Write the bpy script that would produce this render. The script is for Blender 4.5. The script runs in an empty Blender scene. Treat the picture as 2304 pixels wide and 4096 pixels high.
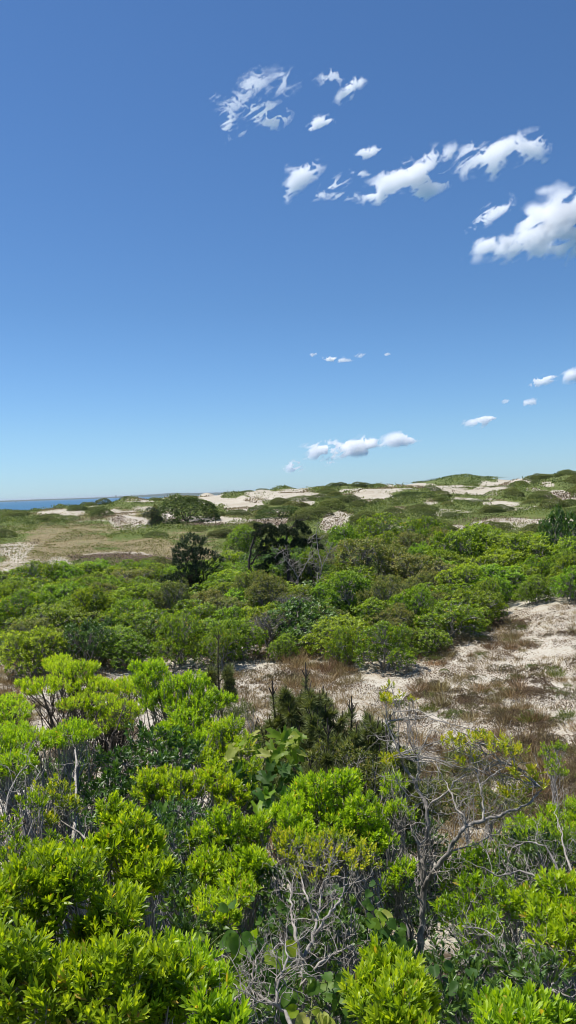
import bpy, math, numpy as np
from mathutils import Vector
SC = bpy.context.scene
C = SC.collection
RES = np.random.default_rng(7)
R = math.radians
# ------------------------------------------------------------------ camera
F = 804.0; PITCH = R(1.51); ROLL = R(1.9)
CZ = 18.0                                   # camera height above the sea (m)
cam_d = bpy.data.cameras.new('camera'); cam = bpy.data.objects.new('camera', cam_d)
C.objects.link(cam); SC.camera = cam
cam_d.sensor_fit = 'VERTICAL'; cam_d.sensor_height = 24.0; cam_d.lens = 24.0*F/1024.0
cam_d.clip_start = 0.1; cam_d.clip_end = 90000
fwd = Vector((0, math.cos(PITCH), -math.sin(PITCH)))
rt0 = Vector((1, 0, 0)); up0 = rt0.cross(fwd)
rt = rt0*math.cos(ROLL) - up0*math.sin(ROLL); up = rt.cross(fwd)
from mathutils import Matrix
cam.matrix_world = Matrix.Translation((0, 0, CZ)) @ Matrix((rt, up, -fwd)).transposed().to_4x4()

def ray(px, py):
    """direction of a place in the view, scaled to unit horizontal distance"""
    u = (px-288)/F; v = (512-py)/F
    d = rt*u + up*v + fwd
    h = math.hypot(d.x, d.y)
    return d/h
def at(px, py, d):
    r = ray(px, py); return Vector((r.x*d, r.y*d, CZ + r.z*d))
Rt, Up, Fw = [np.array(v) for v in (rt, up, fwd)]
def project(P):
    Q = P - np.array([0, 0, CZ])
    w = Q@Fw
    w = np.where(np.abs(w) < 1e-6, 1e-6, w)
    return 288 + F*(Q@Rt)/w, 512 - F*(Q@Up)/w, w

# ------------------------------------------------------------------ noise
def _hash(*ix):
    h = np.zeros(ix[0].shape, dtype=np.uint64)
    for k, i in enumerate(ix):
        h = h ^ (i.astype(np.int64).astype(np.uint64)*np.uint64([73856093, 19349663, 83492791, 2654435761][k]))
    h = (h ^ (h >> np.uint64(13)))*np.uint64(1274126177)
    h = (h ^ (h >> np.uint64(16)))*np.uint64(2246822519)
    h = h ^ (h >> np.uint64(15))
    return (h & np.uint64(0xFFFFFF)).astype(np.float64)/float(0xFFFFFF)
def vnoise(P, seed=0):
    P = [np.asarray(p, dtype=np.float64) for p in P]
    i = [np.floor(p) for p in P]; f = [p-q for p, q in zip(P, i)]
    f = [t*t*(3-2*t) for t in f]
    n = len(P); out = 0
    for m in range(2**n):
        w = 1; ix = []
        for k in range(n):
            b = (m >> k) & 1
            w = w*(f[k] if b else 1-f[k]); ix.append(i[k]+b+seed*17)
        out = out + w*_hash(*ix)
    return out
def fbm(P, octaves=4, seed=0):
    a, s, o, f = 1.0, 0, 0, 1.0
    for k in range(octaves):
        o = o + a*vnoise([p*f+k*13.7 for p in P], seed+k); s += a; a *= .5; f *= 2.03
    return o/s

# ------------------------------------------------------------------ ground height
TP = [-200, 0, 96, 192, 288, 384, 480, 576, 776]
TD = [1, 3, 6, 10, 15, 21, 28, 36, 48, 65, 90, 120, 170, 240, 320, 450, 620, 900, 1500, 3000, 40000]
TZ = [
[-3.2]*9,
[-3.3]*9,
[-4.0]*9,
[-4.8]*9,
[-5.7,-5.7,-5.7,-5.7,-5.8,-5.9,-6.0,-6.0,-6.0],
[-5.8,-5.8,-5.8,-5.8,-5.9,-5.9,-5.9,-5.8,-5.8],
[-5.7,-5.7,-5.7,-5.8,-5.8,-5.7,-5.5,-5.2,-5.0],
[-5.2,-5.2,-5.3,-5.6,-5.7,-5.7,-5.3,-4.8,-4.6],
[-4.7,-4.7,-4.8,-5.2,-5.4,-5.3,-5.1,-4.9,-4.7],
[-4.6,-4.6,-4.8,-4.9,-4.8,-4.6,-4.7,-4.7,-4.6],
[-4.6,-4.6,-4.7,-4.6,-4.5,-4.1,-5.1,-5.0,-4.6],
[-4.3,-4.3,-4.4,-4.2,-3.7,-3.1,-3.9,-3.4,-3.4],
[-3.9,-3.9,-3.7,-3.5,-2.6,-2.2,-2.6,-2.0,-2.0],
[-4.3,-4.2,-3.3,-2.5,-1.1,-1.1,-1.5,-.2,-.2],
[-6.0,-5.5,-3.6,-1.9,-.2,-.3,-1.0,1.6,1.5],
[-12,-12,-8,-4.0,0.1,0.2,0.3,1.0,1.0],
[-17,-17,-17,-8,-.6,0.1,1.4,0,0],
[-21,-21,-20,-18,-9,-3,-4,-2,-2],
[-24,-24,-24,-23,-22,-22,-12,-8,-8],
[-30,-30,-30,-30,-30,-30,-25,-22,-22],
[-60]*9]
TZ = np.array(TZ, float); TP = np.array(TP, float); TL = np.log(TD)
def smooth(t): return t*t*(3-2*t)
def table(px, ld):
    px = np.clip(px, TP[0], TP[-1]); ld = np.clip(ld, TL[0], TL[-1])
    i = np.clip(np.searchsorted(TP, px, 'right')-1, 0, len(TP)-2)
    j = np.clip(np.searchsorted(TL, ld, 'right')-1, 0, len(TL)-2)
    s = smooth((px-TP[i])/(TP[i+1]-TP[i])); t = (ld-TL[j])/(TL[j+1]-TL[j])
    t = .5*t+.5*smooth(t)
    return (TZ[j, i]*(1-s)+TZ[j, i+1]*s)*(1-t) + (TZ[j+1, i]*(1-s)+TZ[j+1, i+1]*s)*t
# mounds: (px, distance, height, half width in px, half depth in m)
MOUNDS = [(462,640,5.2,34,90),(440,560,1.8,40,50),(545,310,1.3,36,35),(572,260,1.5,22,30),(520,330,.8,16,25),
 (262,330,1.8,13,22),(285,320,2.0,10,20),(300,300,.9,22,25),(208,420,2.9,9,24),(198,400,1.2,14,30),(132,240,1.4,20,26),
 (182,160,.7,30,16),(390,330,1.0,18,30),(350,260,1.2,24,20),(330,380,1.4,30,40),(405,200,1.5,26,16),
 (330,115,1.1,16,9),(120,130,.9,24,10),(210,118,.6,40,9),(368,195,1.4,18,12),(500,215,1.0,30,20),(560,190,1.3,24,14),
 (25,62,.5,30,9),(470,102,.8,40,7),(180,300,.6,14,18),(230,255,1.1,30,14)]
def ground(x, y):
    x = np.asarray(x, float); y = np.asarray(y, float)
    d = np.hypot(x, y)+1e-6
    az = np.arctan2(x, y)
    pxa = 288 + F*np.tan(np.clip(az, -.75, .75))
    z = table(pxa, np.log(d))
    for (mp, md, mh, wp, wd) in MOUNDS:
        z = z + mh*np.exp(-((pxa-mp)/wp)**2-((d-md)/wd)**2)*(np.abs(az) < .8)
    amp = np.clip((d-30)/200, 0, 1)
    fade = np.clip(1-(d-700)/500, 0, 1)
    n1 = fbm([x/42+5, y/42+9], 4, 3)-.5
    n2 = fbm([x/9+31, y/9+2], 3, 11)-.5
    n3 = fbm([x/1.6, y/1.6], 3, 23)-.5
    n4 = fbm([x/150+2.2, y/150+7.1], 2, 41)-.5
    z = z + fade*(amp*(2.6*n1+1.0*n4) + (.22+.6*amp)*n2 + .12*n3*np.clip(d/12, .3, 1))
    return z + CZ
def gz(x, y): return float(ground(np.array([x]), np.array([y]))[0])
def foot(px, d):
    """ground point in the direction of column px (measured at the horizon) at distance d"""
    r = ray(px, 491-(px-288)*.034); return Vector((r.x*d, r.y*d, gz(r.x*d, r.y*d)))

# ------------------------------------------------------------------ mesh helpers
class Buf:
    def __init__(s): s.v = []; s.f = []; s.t = []; s.m = []; s.n = 0
    def add(s, V, Fa, tint=None, mat=0):
        V = np.asarray(V, np.float32).reshape(-1, 3)
        s.v.append(V); Fa = np.asarray(Fa, np.int64)
        s.f.append(Fa + s.n); s.m.append(np.full(len(Fa), mat, np.int32))
        t = np.zeros(len(V), np.float32) if tint is None else np.broadcast_to(np.asarray(tint, np.float32), (len(V),))
        s.t.append(t); s.n += len(V)
    def build(s, name, mats, parent=None, smooth_shade=False):
        me = bpy.data.meshes.new(name)
        V = np.concatenate(s.v) if s.v else np.zeros((0, 3), np.float32)
        me.vertices.add(len(V)); me.vertices.foreach_set('co', V.ravel())
        loops = np.concatenate([f.ravel() for f in s.f]); sizes = np.concatenate([np.full(len(f), f.shape[1]) for f in s.f])
        starts = np.concatenate([[0], np.cumsum(sizes)[:-1]])
        me.loops.add(len(loops)); me.loops.foreach_set('vertex_index', loops.astype(np.int32))
        me.polygons.add(len(sizes)); me.polygons.foreach_set('loop_start', starts.astype(np.int32))
        if not isinstance(mats, (list, tuple)): mats = [mats]
        for m in mats: me.materials.append(m)
        me.polygons.foreach_set('material_index', np.concatenate(s.m))
        if smooth_shade: me.polygons.foreach_set('use_smooth', np.ones(len(sizes), bool))
        else: me.polygons.foreach_set('use_smooth', np.zeros(len(sizes), bool))
        a = me.attributes.new('tint', 'FLOAT', 'POINT'); a.data.foreach_set('value', np.concatenate(s.t).astype(np.float32))
        me.update(calc_edges=True)
        o = bpy.data.objects.new(name, me); C.objects.link(o)
        if parent is not None: o.parent = parent
        return o
def unit(v): return v/np.maximum(np.linalg.norm(v, axis=-1, keepdims=True), 1e-9)
def frames(D, N0):
    """orthonormal side, normal for directions D with rough normals N0"""
    D = unit(D); S = unit(np.cross(D, N0)); N = np.cross(S, D)
    return D, S, N
# leaf templates: rows (across, along, lift)
T_NEAR = (np.array([[0,0,0],[0,.35,.05],[0,.72,.06],[0,1,0],[-.5,.42,.14],[-.46,.74,.13],[.5,.42,.14],[.46,.74,.13]]),
          [[0,1,4,4],[1,2,5,4],[2,3,5,5],[0,6,1,1],[1,6,7,2],[2,7,3,3]])
T_FOLD = (np.array([[0,0,0],[0,.55,.05],[0,1,-.05],[-.5,.55,.16],[.5,.55,.16]]), [[0,1,3],[1,2,3],[0,4,1],[1,4,2]])
T_FLAT = (np.array([[0,0,0],[-.5,.5,.1],[0,1,0],[.5,.5,.1]]), [[0,1,2],[0,2,3]])
T_QUAD = (np.array([[0,0,0],[-.5,.5,0],[0,1,.06],[.5,.5,0]]), [[0,3,2,1]])
def fix_near():
    V, Fc = T_NEAR
    return V, ([f for f in Fc if len(set(f)) == 4], [[a for i, a in enumerate(f) if a not in f[:i]] for f in Fc if len(set(f)) == 3])
NQ, NT = fix_near()[1]
def leaves(buf, P, D, N0, L, W, tmpl, tint, curl=None):
    n = len(P)
    if n == 0: return
    D, S, N = frames(D, N0)
    T = (T_NEAR if tmpl == 'near' else T_FOLD if tmpl == 'fold' else T_FLAT if tmpl == 'flat' else T_QUAD)
    V = T[0]; L = np.broadcast_to(L, (n,))[:, None, None]; W = np.broadcast_to(W, (n,))[:, None, None]
    bend = 0 if curl is None else (np.broadcast_to(curl, (n,))[:, None]*V[None, :, 1]**2)[:, :, None]*L
    X = P[:, None, :] + D[:, None, :]*V[None, :, 1:2]*L + S[:, None, :]*V[None, :, 0:1]*W + N[:, None, :]*(V[None, :, 2:3]*W*1.3 - bend)
    k = len(V); off = (np.arange(n)*k)[:, None, None]
    tt = np.repeat(np.broadcast_to(np.asarray(tint, np.float32), (n,)), k)
    if tmpl == 'near':
        Fq = (np.array(NQ)[None]+off).reshape(-1, 4); Ft = (np.array(NT)[None]+off).reshape(-1, 3)
        buf.add(X, Fq, tt); base = buf.n - n*k
        buf.f.append(Ft+base); buf.m.append(np.zeros(len(Ft), np.int32))
    else:
        buf.add(X, (np.array(T[1])[None]+off).reshape(-1, len(T[1][0])), tt)
def tubes(buf, P, Rr, sides=5, tint=.5, mat=0):
    """P (n,m,3) polylines, Rr (n,m) radii"""
    P = np.asarray(P, float); Rr = np.asarray(Rr, float)
    if P.ndim == 2: P = P[None]; Rr = Rr[None]
    n, m, _ = P.shape
    T = np.zeros_like(P); T[:, 1:-1] = P[:, 2:]-P[:, :-2]; T[:, 0] = P[:, 1]-P[:, 0]; T[:, -1] = P[:, -1]-P[:, -2]
    T = unit(T)
    main = unit(P[:, -1]-P[:, 0])
    ref = np.where(np.abs(main[:, 2:3]) < .8, np.array([[0, 0, 1.]]), np.array([[1., 0, 0]]))[:, None, :]
    S = unit(np.cross(T, np.broadcast_to(ref, T.shape))); N = np.cross(S, T)
    a = np.arange(sides)/sides*2*np.pi
    X = P[:, :, None, :] + Rr[:, :, None, None]*(S[:, :, None, :]*np.cos(a)[None, None, :, None] + N[:, :, None, :]*np.sin(a)[None, None, :, None])
    i, j, k = np.meshgrid(np.arange(n), np.arange(m-1), np.arange(sides), indexing='ij')
    b = i*m*sides + j*sides
    Fq = np.stack([b+k, b+(k+1) % sides, b+sides+(k+1) % sides, b+sides+k], -1).reshape(-1, 4)
    buf.add(X, Fq, np.broadcast_to(tint, (n*m*sides,)) if np.ndim(tint) == 0 else np.repeat(tint, m*sides), mat)

def tag(o, label=None, cat=None, group=None, kind=None):
    if label: o['label'] = label
    if cat: o['category'] = cat
    if group: o['group'] = group
    if kind: o['kind'] = kind
    return o
def empty(name, loc=(0, 0, 0), rz=0, s=1):
    o = bpy.data.objects.new(name, None); C.objects.link(o); o.empty_display_size = .2
    o.location = loc; o.rotation_euler = (0, 0, rz)
    o.scale = (s, s, s) if np.ndim(s) == 0 else s
    return o
def copy_tree(root):
    r = root.copy(); C.objects.link(r)
    for k in ('label', 'category', 'group', 'kind'):
        if k in r: del r[k]
    for ch in root.children:
        c = ch.copy(); C.objects.link(c); c.parent = r
        for g in ch.children:
            d = g.copy(); C.objects.link(d); d.parent = c
    return r
used = set()
def place(proto, loc, rz, s, label, cat, group=None):
    if proto.name in used: o = copy_tree(proto)
    else: o = proto; used.add(proto.name)
    o.location = loc; o.rotation_euler = (0, 0, rz); o.scale = (s, s, s) if np.ndim(s) == 0 else s
    tag(o, label, cat, group); return o

# ------------------------------------------------------------------ materials
def mat_new(name):
    m = bpy.data.materials.new(name); m.use_nodes = True; nt = m.node_tree
    for n in list(nt.nodes): nt.nodes.remove(n)
    return m, nt, nt.nodes.new('ShaderNodeOutputMaterial')
def ramp(nt, stops, interp='LINEAR'):
    r = nt.nodes.new('ShaderNodeValToRGB'); r.color_ramp.interpolation = interp
    e = r.color_ramp.elements
    e[0].position, e[0].color = stops[0][0], (*stops[0][1], 1); e[1].position, e[1].color = stops[-1][0], (*stops[-1][1], 1)
    for p, c in stops[1:-1]:
        x = e.new(p); x.color = (*c, 1)
    return r
def leaf_mat(name, stops, trans=.35, rough=.45, spec=.5, tcol=(1.5, 1.5, .5), objvar=.25):
    m, nt, out = mat_new(name); L = nt.links
    at_ = nt.nodes.new('ShaderNodeAttribute'); at_.attribute_name = 'tint'
    r = ramp(nt, stops); L.new(at_.outputs['Fac'], r.inputs[0])
    oi = nt.nodes.new('ShaderNodeObjectInfo')
    hsv = nt.nodes.new('ShaderNodeHueSaturation')
    mr = nt.nodes.new('ShaderNodeMapRange'); mr.inputs[3].default_value = 1-objvar; mr.inputs[4].default_value = 1+objvar
    L.new(oi.outputs['Random'], mr.inputs[0]); L.new(mr.outputs[0], hsv.inputs['Value'])
    mr2 = nt.nodes.new('ShaderNodeMapRange'); mr2.inputs[3].default_value = .5-.025*(objvar*4); mr2.inputs[4].default_value = .5+.02*(objvar*4)
    mt = nt.nodes.new('ShaderNodeMath'); mt.operation = 'FRACT'; ml = nt.nodes.new('ShaderNodeMath'); ml.operation = 'MULTIPLY'; ml.inputs[1].default_value = 7.31
    L.new(oi.outputs['Random'], ml.inputs[0]); L.new(ml.outputs[0], mt.inputs[0]); L.new(mt.outputs[0], mr2.inputs[0]); L.new(mr2.outputs[0], hsv.inputs['Hue'])
    L.new(r.outputs[0], hsv.inputs['Color'])
    p = nt.nodes.new('ShaderNodeBsdfPrincipled'); p.inputs['Roughness'].default_value = rough
    p.inputs['Specular IOR Level'].default_value = spec
    L.new(hsv.outputs[0], p.inputs['Base Color'])
    t = nt.nodes.new('ShaderNodeBsdfTranslucent')
    mx = nt.nodes.new('ShaderNodeMix'); mx.data_type = 'RGBA'; mx.blend_type = 'MULTIPLY'; mx.inputs[0].default_value = 1
    L.new(hsv.outputs[0], mx.inputs[6]); mx.inputs[7].default_value = (*tcol, 1); mx.clamp_result = False
    L.new(mx.outputs[2], t.inputs[0])
    ms = nt.nodes.new('ShaderNodeMixShader'); ms.inputs[0].default_value = trans
    L.new(p.outputs[0], ms.inputs[1]); L.new(t.outputs[0], ms.inputs[2]); L.new(ms.outputs[0], out.inputs[0])
    return m
def bark_mat(name, c0, c1, scale=30, rough=.85):
    m, nt, out = mat_new(name); L = nt.links
    tc = nt.nodes.new('ShaderNodeTexCoord'); mp = nt.nodes.new('ShaderNodeMapping'); mp.inputs['Scale'].default_value = (scale, scale, scale*.3)
    no = nt.nodes.new('ShaderNodeTexNoise'); no.inputs['Detail'].default_value = 5; no.inputs['Scale'].default_value = 1
    L.new(tc.outputs['Object'], mp.inputs[0]); L.new(mp.outputs[0], no.inputs[0])
    r = ramp(nt, [(.3, c0), (.7, c1)]); L.new(no.outputs[0], r.inputs[0])
    p = nt.nodes.new('ShaderNodeBsdfPrincipled'); p.inputs['Roughness'].default_value = rough; p.inputs['Specular IOR Level'].default_value = .25
    L.new(r.outputs[0], p.inputs['Base Color'])
    b = nt.nodes.new('ShaderNodeBump'); b.inputs['Strength'].default_value = .5; b.inputs['Distance'].default_value = .01
    L.new(no.outputs[0], b.inputs['Height']); L.new(b.outputs[0], p.inputs['Normal']); L.new(p.outputs[0], out.inputs[0])
    return m

# ------------------------------------------------------------------ sky and sun
SUN_EL, SUN_AZ = R(65), R(-68)              # azimuth clockwise from the view direction
w = bpy.data.worlds.new('World'); SC.world = w; w.use_nodes = True
nt = w.node_tree; bg = nt.nodes['Background']
sky = nt.nodes.new('ShaderNodeTexSky'); sky.sky_type = 'NISHITA'; sky.sun_disc = False
sky.sun_elevation = SUN_EL; sky.sun_rotation = SUN_AZ; sky.altitude = 20
sky.air_density = 1.0; sky.dust_density = .1; sky.ozone_density = 1.6
# the clear maritime air of the day: a deeper blue overhead than the standard sky gives
tcw = nt.nodes.new('ShaderNodeTexCoord'); sx = nt.nodes.new('ShaderNodeSeparateXYZ'); nt.links.new(tcw.outputs['Generated'], sx.inputs[0])
rw = nt.nodes.new('ShaderNodeValToRGB'); nt.links.new(sx.outputs[2], rw.inputs[0]); e = rw.color_ramp.elements
e[0].position, e[0].color = 0, (.40, .62, 1.0, 1); e[1].position, e[1].color = .22, (.375, .555, .755, 1)
x = e.new(.075); x.color = (.42, .61, .86, 1)
mw = nt.nodes.new('ShaderNodeMix'); mw.data_type = 'RGBA'; mw.blend_type = 'MULTIPLY'; mw.inputs[0].default_value = 1; mw.clamp_result = False
nt.links.new(sky.outputs[0], mw.inputs[6]); nt.links.new(rw.outputs[0], mw.inputs[7]); nt.links.new(mw.outputs[2], bg.inputs[0]); bg.inputs[1].default_value = .116
sd = bpy.data.lights.new('sun', 'SUN'); sd.energy = 5.0; sd.angle = R(.5); sd.color = (1, .955, .88)
so = bpy.data.objects.new('sun', sd); C.objects.link(so)
sdir = Vector((math.cos(SUN_EL)*math.sin(SUN_AZ), math.cos(SUN_EL)*math.cos(SUN_AZ), math.sin(SUN_EL)))
so.rotation_euler = sdir.to_track_quat('Z', 'Y').to_euler(); so.location = (0, 0, 60)
SC.view_settings.view_transform = 'Standard'; SC.view_settings.look = 'None'; SC.view_settings.exposure = .35; SC.view_settings.gamma = 1
SC.cycles.max_bounces = 20; SC.cycles.diffuse_bounces = 16; SC.cycles.transmission_bounces = 6; SC.cycles.transparent_max_bounces = 8
SC.cycles.glossy_bounces = 2; SC.cycles.filter_width = 1.0; SC.cycles.use_denoising = True
# ------------------------------------------------------------------ ground sheet
# patches of bare sand / heath on the dunes: (px, py, half width, half height, kind, strength)
PATCH = [(65,514,26,4.5,.9),(122,521,26,8,1.0),(158,518,12,6,1),(215,521,44,6,1.0),(270,523,22,6,1),(240,505,34,6,1.3),(215,501,18,4,1.2),(274,496,22,8,.9),(300,490,20,5,.9),
 (334,520,15,10,1.3),(370,499,20,8,1.0),(408,486,26,2.5,1.0),(425,489,34,2.5,.9),(481,491,20,3,1.2),(514,482,22,6,.9),(557,497,20,8,1.0),(430,503,14,3,.7),(548,484,10,3,.7),
 (520,524,42,7,1.5),(468,528,14,5,1.0),(492,503,20,3,.9),(428,545,14,5,1.3),(205,496,14,3,1.3),(340,530,12,4,.6),(402,510,18,3,.7),
 (10,550,22,9,.62),(66,565,14,8,.62),(2,588,9,14,1.2),(95,578,9,6,.8),(130,557,40,6,.85),(85,511,12,3,.8),(95,520,20,3,.5),(300,500,14,4,.9),(318,494,12,3,.8),(352,492,16,3,.9),(385,492,12,3,.8),(448,492,16,3,.9),(470,499,18,3,.8),(535,491,14,3,.9),(500,486,14,3,.8),(528,507,18,3,.5),(560,512,12,3,.4),(280,511,12,4,.8),(440,520,14,3,.6),(20,562,30,6,.5),(212,493.5,12,3,1.4),(150,510,26,4,.6),(100,504,14,4,.5),
 (505,508,30,3,.5),(395,528,14,4,.5),(452,512,30,3,.5),(175,500,14,3,.7),(140,501,14,3,.8)]
TAN = [(40,552,60,9,.9),(60,540,50,7,.6),(160,553,70,8,.8),(140,545,50,7,.7),(70,530,60,7,.55),(190,536,50,6,.5),(60,514,50,5,.5),(180,547,50,6,.4),(110,516,60,6,.5),(240,515,60,5,.4),(20,575,30,12,.8)]
HEATH = [(134,558,42,5,1.2),(160,521,26,3,.7),(270,524,22,4,.7),(215,525,36,3,.9),(490,520,30,3,.5),(110,520,14,4,.6),(334,522,15,8,.4),(557,498,20,7,.5),(440,545,20,5,.4)]
def masks(P):
    px, py, wd = project(P); d = np.hypot(P[:, 0], P[:, 1])
    ok = (wd > 1); NZ = fbm([P[:, 0]/(1.2+d*.02), P[:, 1]/(2+d*.05)], 4, 66)
    NZ = NZ*1.6-.3
    W1 = fbm([P[:, 0]/(2+d*.035)+4, P[:, 1]/(3+d*.09)+1], 4, 71)-.5; W2 = fbm([P[:, 0]/(2+d*.03)+9, P[:, 1]/(3+d*.09)+5], 4, 72)-.5
    px = px + W1*46; py = py + W2*9
    def acc(lst, lo, hi):
        o = np.zeros(len(P))
        for (cx, cy, rx, ry, st) in lst:
            q = ((px-cx)/rx)**2 + ((py-cy)/ry)**2
            o = np.maximum(o, st*np.clip(1.45-q*(.35+1.3*NZ), 0, 1))
        return o*ok*(d > lo)*(d < hi)
    s = acc(PATCH, 43, 900); t = acc(TAN, 40, 400); h = acc(HEATH, 40, 900)
    # the hollow below the lookout is open sand
    near = smooth(np.clip((d-4.5)/4, 0, 1))*smooth(np.clip((44-d)/8, 0, 1))
    s = np.maximum(s, .85*near)
    beach = smooth(np.clip(1-(P[:, 2]-1.0)/4, 0, 1)); s = np.maximum(s, beach*1.2)
    wood = smooth(np.clip((50-d)/4, 0, 1))*smooth(np.clip((d-27-4*fbm([P[:, 0]/4, P[:, 1]/4], 2, 5))/3, 0, 1))
    open_ = np.maximum(smooth(np.clip((P[:, 0]-7.0-.22*(d-30))/2, 0, 1)), smooth(np.clip((-P[:, 0]-.345*d+.6)/1.5, 0, 1)))
    lit = np.maximum(wood*(1-open_), smooth(np.clip((9-d)/3, 0, 1)))
    return s, t, h, lit
azs = np.concatenate([np.linspace(-math.pi, -.5, 60, endpoint=False), np.linspace(-.5, .5, 780, endpoint=False), np.linspace(.5, math.pi, 60, endpoint=False)])
ds = np.concatenate([[.0001], np.exp(np.linspace(math.log(.8), math.log(900), 820)), np.exp(np.linspace(math.log(900), math.log(35000), 60))[1:]])
A, D = np.meshgrid(azs, ds)
GX, GY = D*np.sin(A), D*np.cos(A)
GZ = ground(GX, GY)
GP = np.stack([GX, GY, GZ], -1).reshape(-1, 3)
na, nd = len(azs), len(ds)
i, j = np.meshgrid(np.arange(nd-1), np.arange(na), indexing='ij')
Fq = np.stack([i*na+j, i*na+(j+1) % na, (i+1)*na+(j+1) % na, (i+1)*na+j], -1).reshape(-1, 4)[:, ::-1]
b = Buf(); b.add(GP, Fq)
m, nt, out = mat_new('dune_ground'); L = nt.links
def attr(nm):
    a = nt.nodes.new('ShaderNodeAttribute'); a.attribute_name = nm; return a.outputs['Fac']
def noise(sc, det=5, rough=.6, dist=0):
    n = nt.nodes.new('ShaderNodeTexNoise'); n.inputs['Scale'].default_value = sc; n.inputs['Detail'].default_value = det; n.inputs['Roughness'].default_value = rough
    n.inputs['Distortion'].default_value = dist
    L.new(tcs, n.inputs[0]); return n.outputs[0]
def math_(op, a, b_, cl=False):
    n = nt.nodes.new('ShaderNodeMath'); n.operation = op; n.use_clamp = cl
    for k, v in enumerate((a, b_)):
        if isinstance(v, (int, float)): n.inputs[k].default_value = v
        else: L.new(v, n.inputs[k])
    return n.outputs[0]
def mixc(f, a, b_):
    n = nt.nodes.new('ShaderNodeMix'); n.data_type = 'RGBA'
    L.new(f, n.inputs[0])
    for k, v in ((6, a), (7, b_)):
        if isinstance(v, tuple): n.inputs[k].default_value = (*v, 1)
        else: L.new(v, n.inputs[k])
    return n.outputs[2]
def maprange(v, a, b_, c=0, d_=1):
    n = nt.nodes.new('ShaderNodeMapRange'); n.inputs[1].default_value = a; n.inputs[2].default_value = b_; n.inputs[3].default_value = c; n.inputs[4].default_value = d_
    n.interpolation_type = 'SMOOTHSTEP'; L.new(v, n.inputs[0]); return n.outputs[0]
tc = nt.nodes.new('ShaderNodeTexCoord'); tcs = tc.outputs['Object']
nb = noise(.05, 4); nm_ = noise(.35, 6, .7); nf = noise(2.2, 6, .7); nff = noise(14, 4, .7); nmid = noise(.9, 6, .75, .6)
g = ramp(nt, [(.25, (.055, .08, .02)), (.45, (.09, .125, .03)), (.6, (.15, .17, .05)), (.8, (.23, .21, .09))]); L.new(nm_, g.inputs[0])
g2 = ramp(nt, [(.3, (.04, .06, .018)), (.5, (.11, .14, .038)), (.7, (.20, .20, .08))]); L.new(nf, g2.inputs[0])
half = nt.nodes.new('ShaderNodeValue'); half.outputs[0].default_value = .5
green = mixc(half.outputs[0], g.outputs[0], g2.outputs[0])
tanr = ramp(nt, [(.3, (.10, .085, .04)), (.5, (.22, .18, .10)), (.75, (.36, .30, .19))]); L.new(nf, tanr.inputs[0])
sandr = ramp(nt, [(.2, (.37, .335, .27)), (.5, (.455, .42, .345)), (.8, (.53, .495, .42))]); L.new(nb, sandr.inputs[0])
sandc = mixc(maprange(math_('ADD', nff, math_('MULTIPLY', math_('SUBTRACT', nmid, .5), .9)), .42, .75), sandr.outputs[0], (.25, .195, .13))
heath = ramp(nt, [(.35, (.035, .026, .018)), (.5, (.09, .062, .045)), (.7, (.17, .12, .09))]); L.new(nf, heath.inputs[0])
a_s, a_t, a_h, a_l = attr('sand'), attr('tan'), attr('heath'), attr('litter')
# specks of heath and dune grass break the sand up
ft = maprange(math_('ADD', a_t, math_('MULTIPLY', math_('SUBTRACT', nm_, .5), 1.6)), .35, .6)
base = mixc(ft, green, tanr.outputs[0])
fs = maprange(math_('ADD', a_s, math_('ADD', math_('MULTIPLY', math_('SUBTRACT', nmid, .5), 1.5), math_('MULTIPLY', math_('SUBTRACT', nf, .5), .5))), .45, .56)
base = mixc(fs, base, sandc)
fh = maprange(math_('MULTIPLY', math_('ADD', math_('SUBTRACT', a_h, .45), math_('MULTIPLY', math_('SUBTRACT', nf, .5), 3.2)), 1.0), .05, .2)
fh = math_('MULTIPLY', fh, maprange(a_h, 0, .25))
base = mixc(fh, base, heath.outputs[0])
lit = ramp(nt, [(.3, (.04, .03, .02)), (.55, (.10, .075, .05)), (.8, (.2, .16, .11))]); L.new(nff, lit.inputs[0])
base = mixc(maprange(math_('ADD', a_l, math_('MULTIPLY', math_('SUBTRACT', nf, .5), .9)), .35, .7), base, lit.outputs[0])
p = nt.nodes.new('ShaderNodeBsdfPrincipled'); p.inputs['Roughness'].default_value = .95; p.inputs['Specular IOR Level'].default_value = .1
L.new(base, p.inputs['Base Color'])
bp = nt.nodes.new('ShaderNodeBump'); bp.inputs['Strength'].default_value = .8; bp.inputs['Distance'].default_value = .12
L.new(math_('ADD', nf, math_('MULTIPLY', nff, .25)), bp.inputs['Height']); L.new(bp.outputs[0], p.inputs['Normal']); L.new(p.outputs[0], out.inputs[0])
GM = m
gr = b.build('dune_ground', GM, smooth_shade=True); gr['kind'] = 'structure'
for nm, v in zip(('sand', 'tan', 'heath', 'litter'), masks(GP)):
    a = gr.data.attributes.new(nm, 'FLOAT', 'POINT'); a.data.foreach_set('value', v.astype(np.float32))

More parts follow.
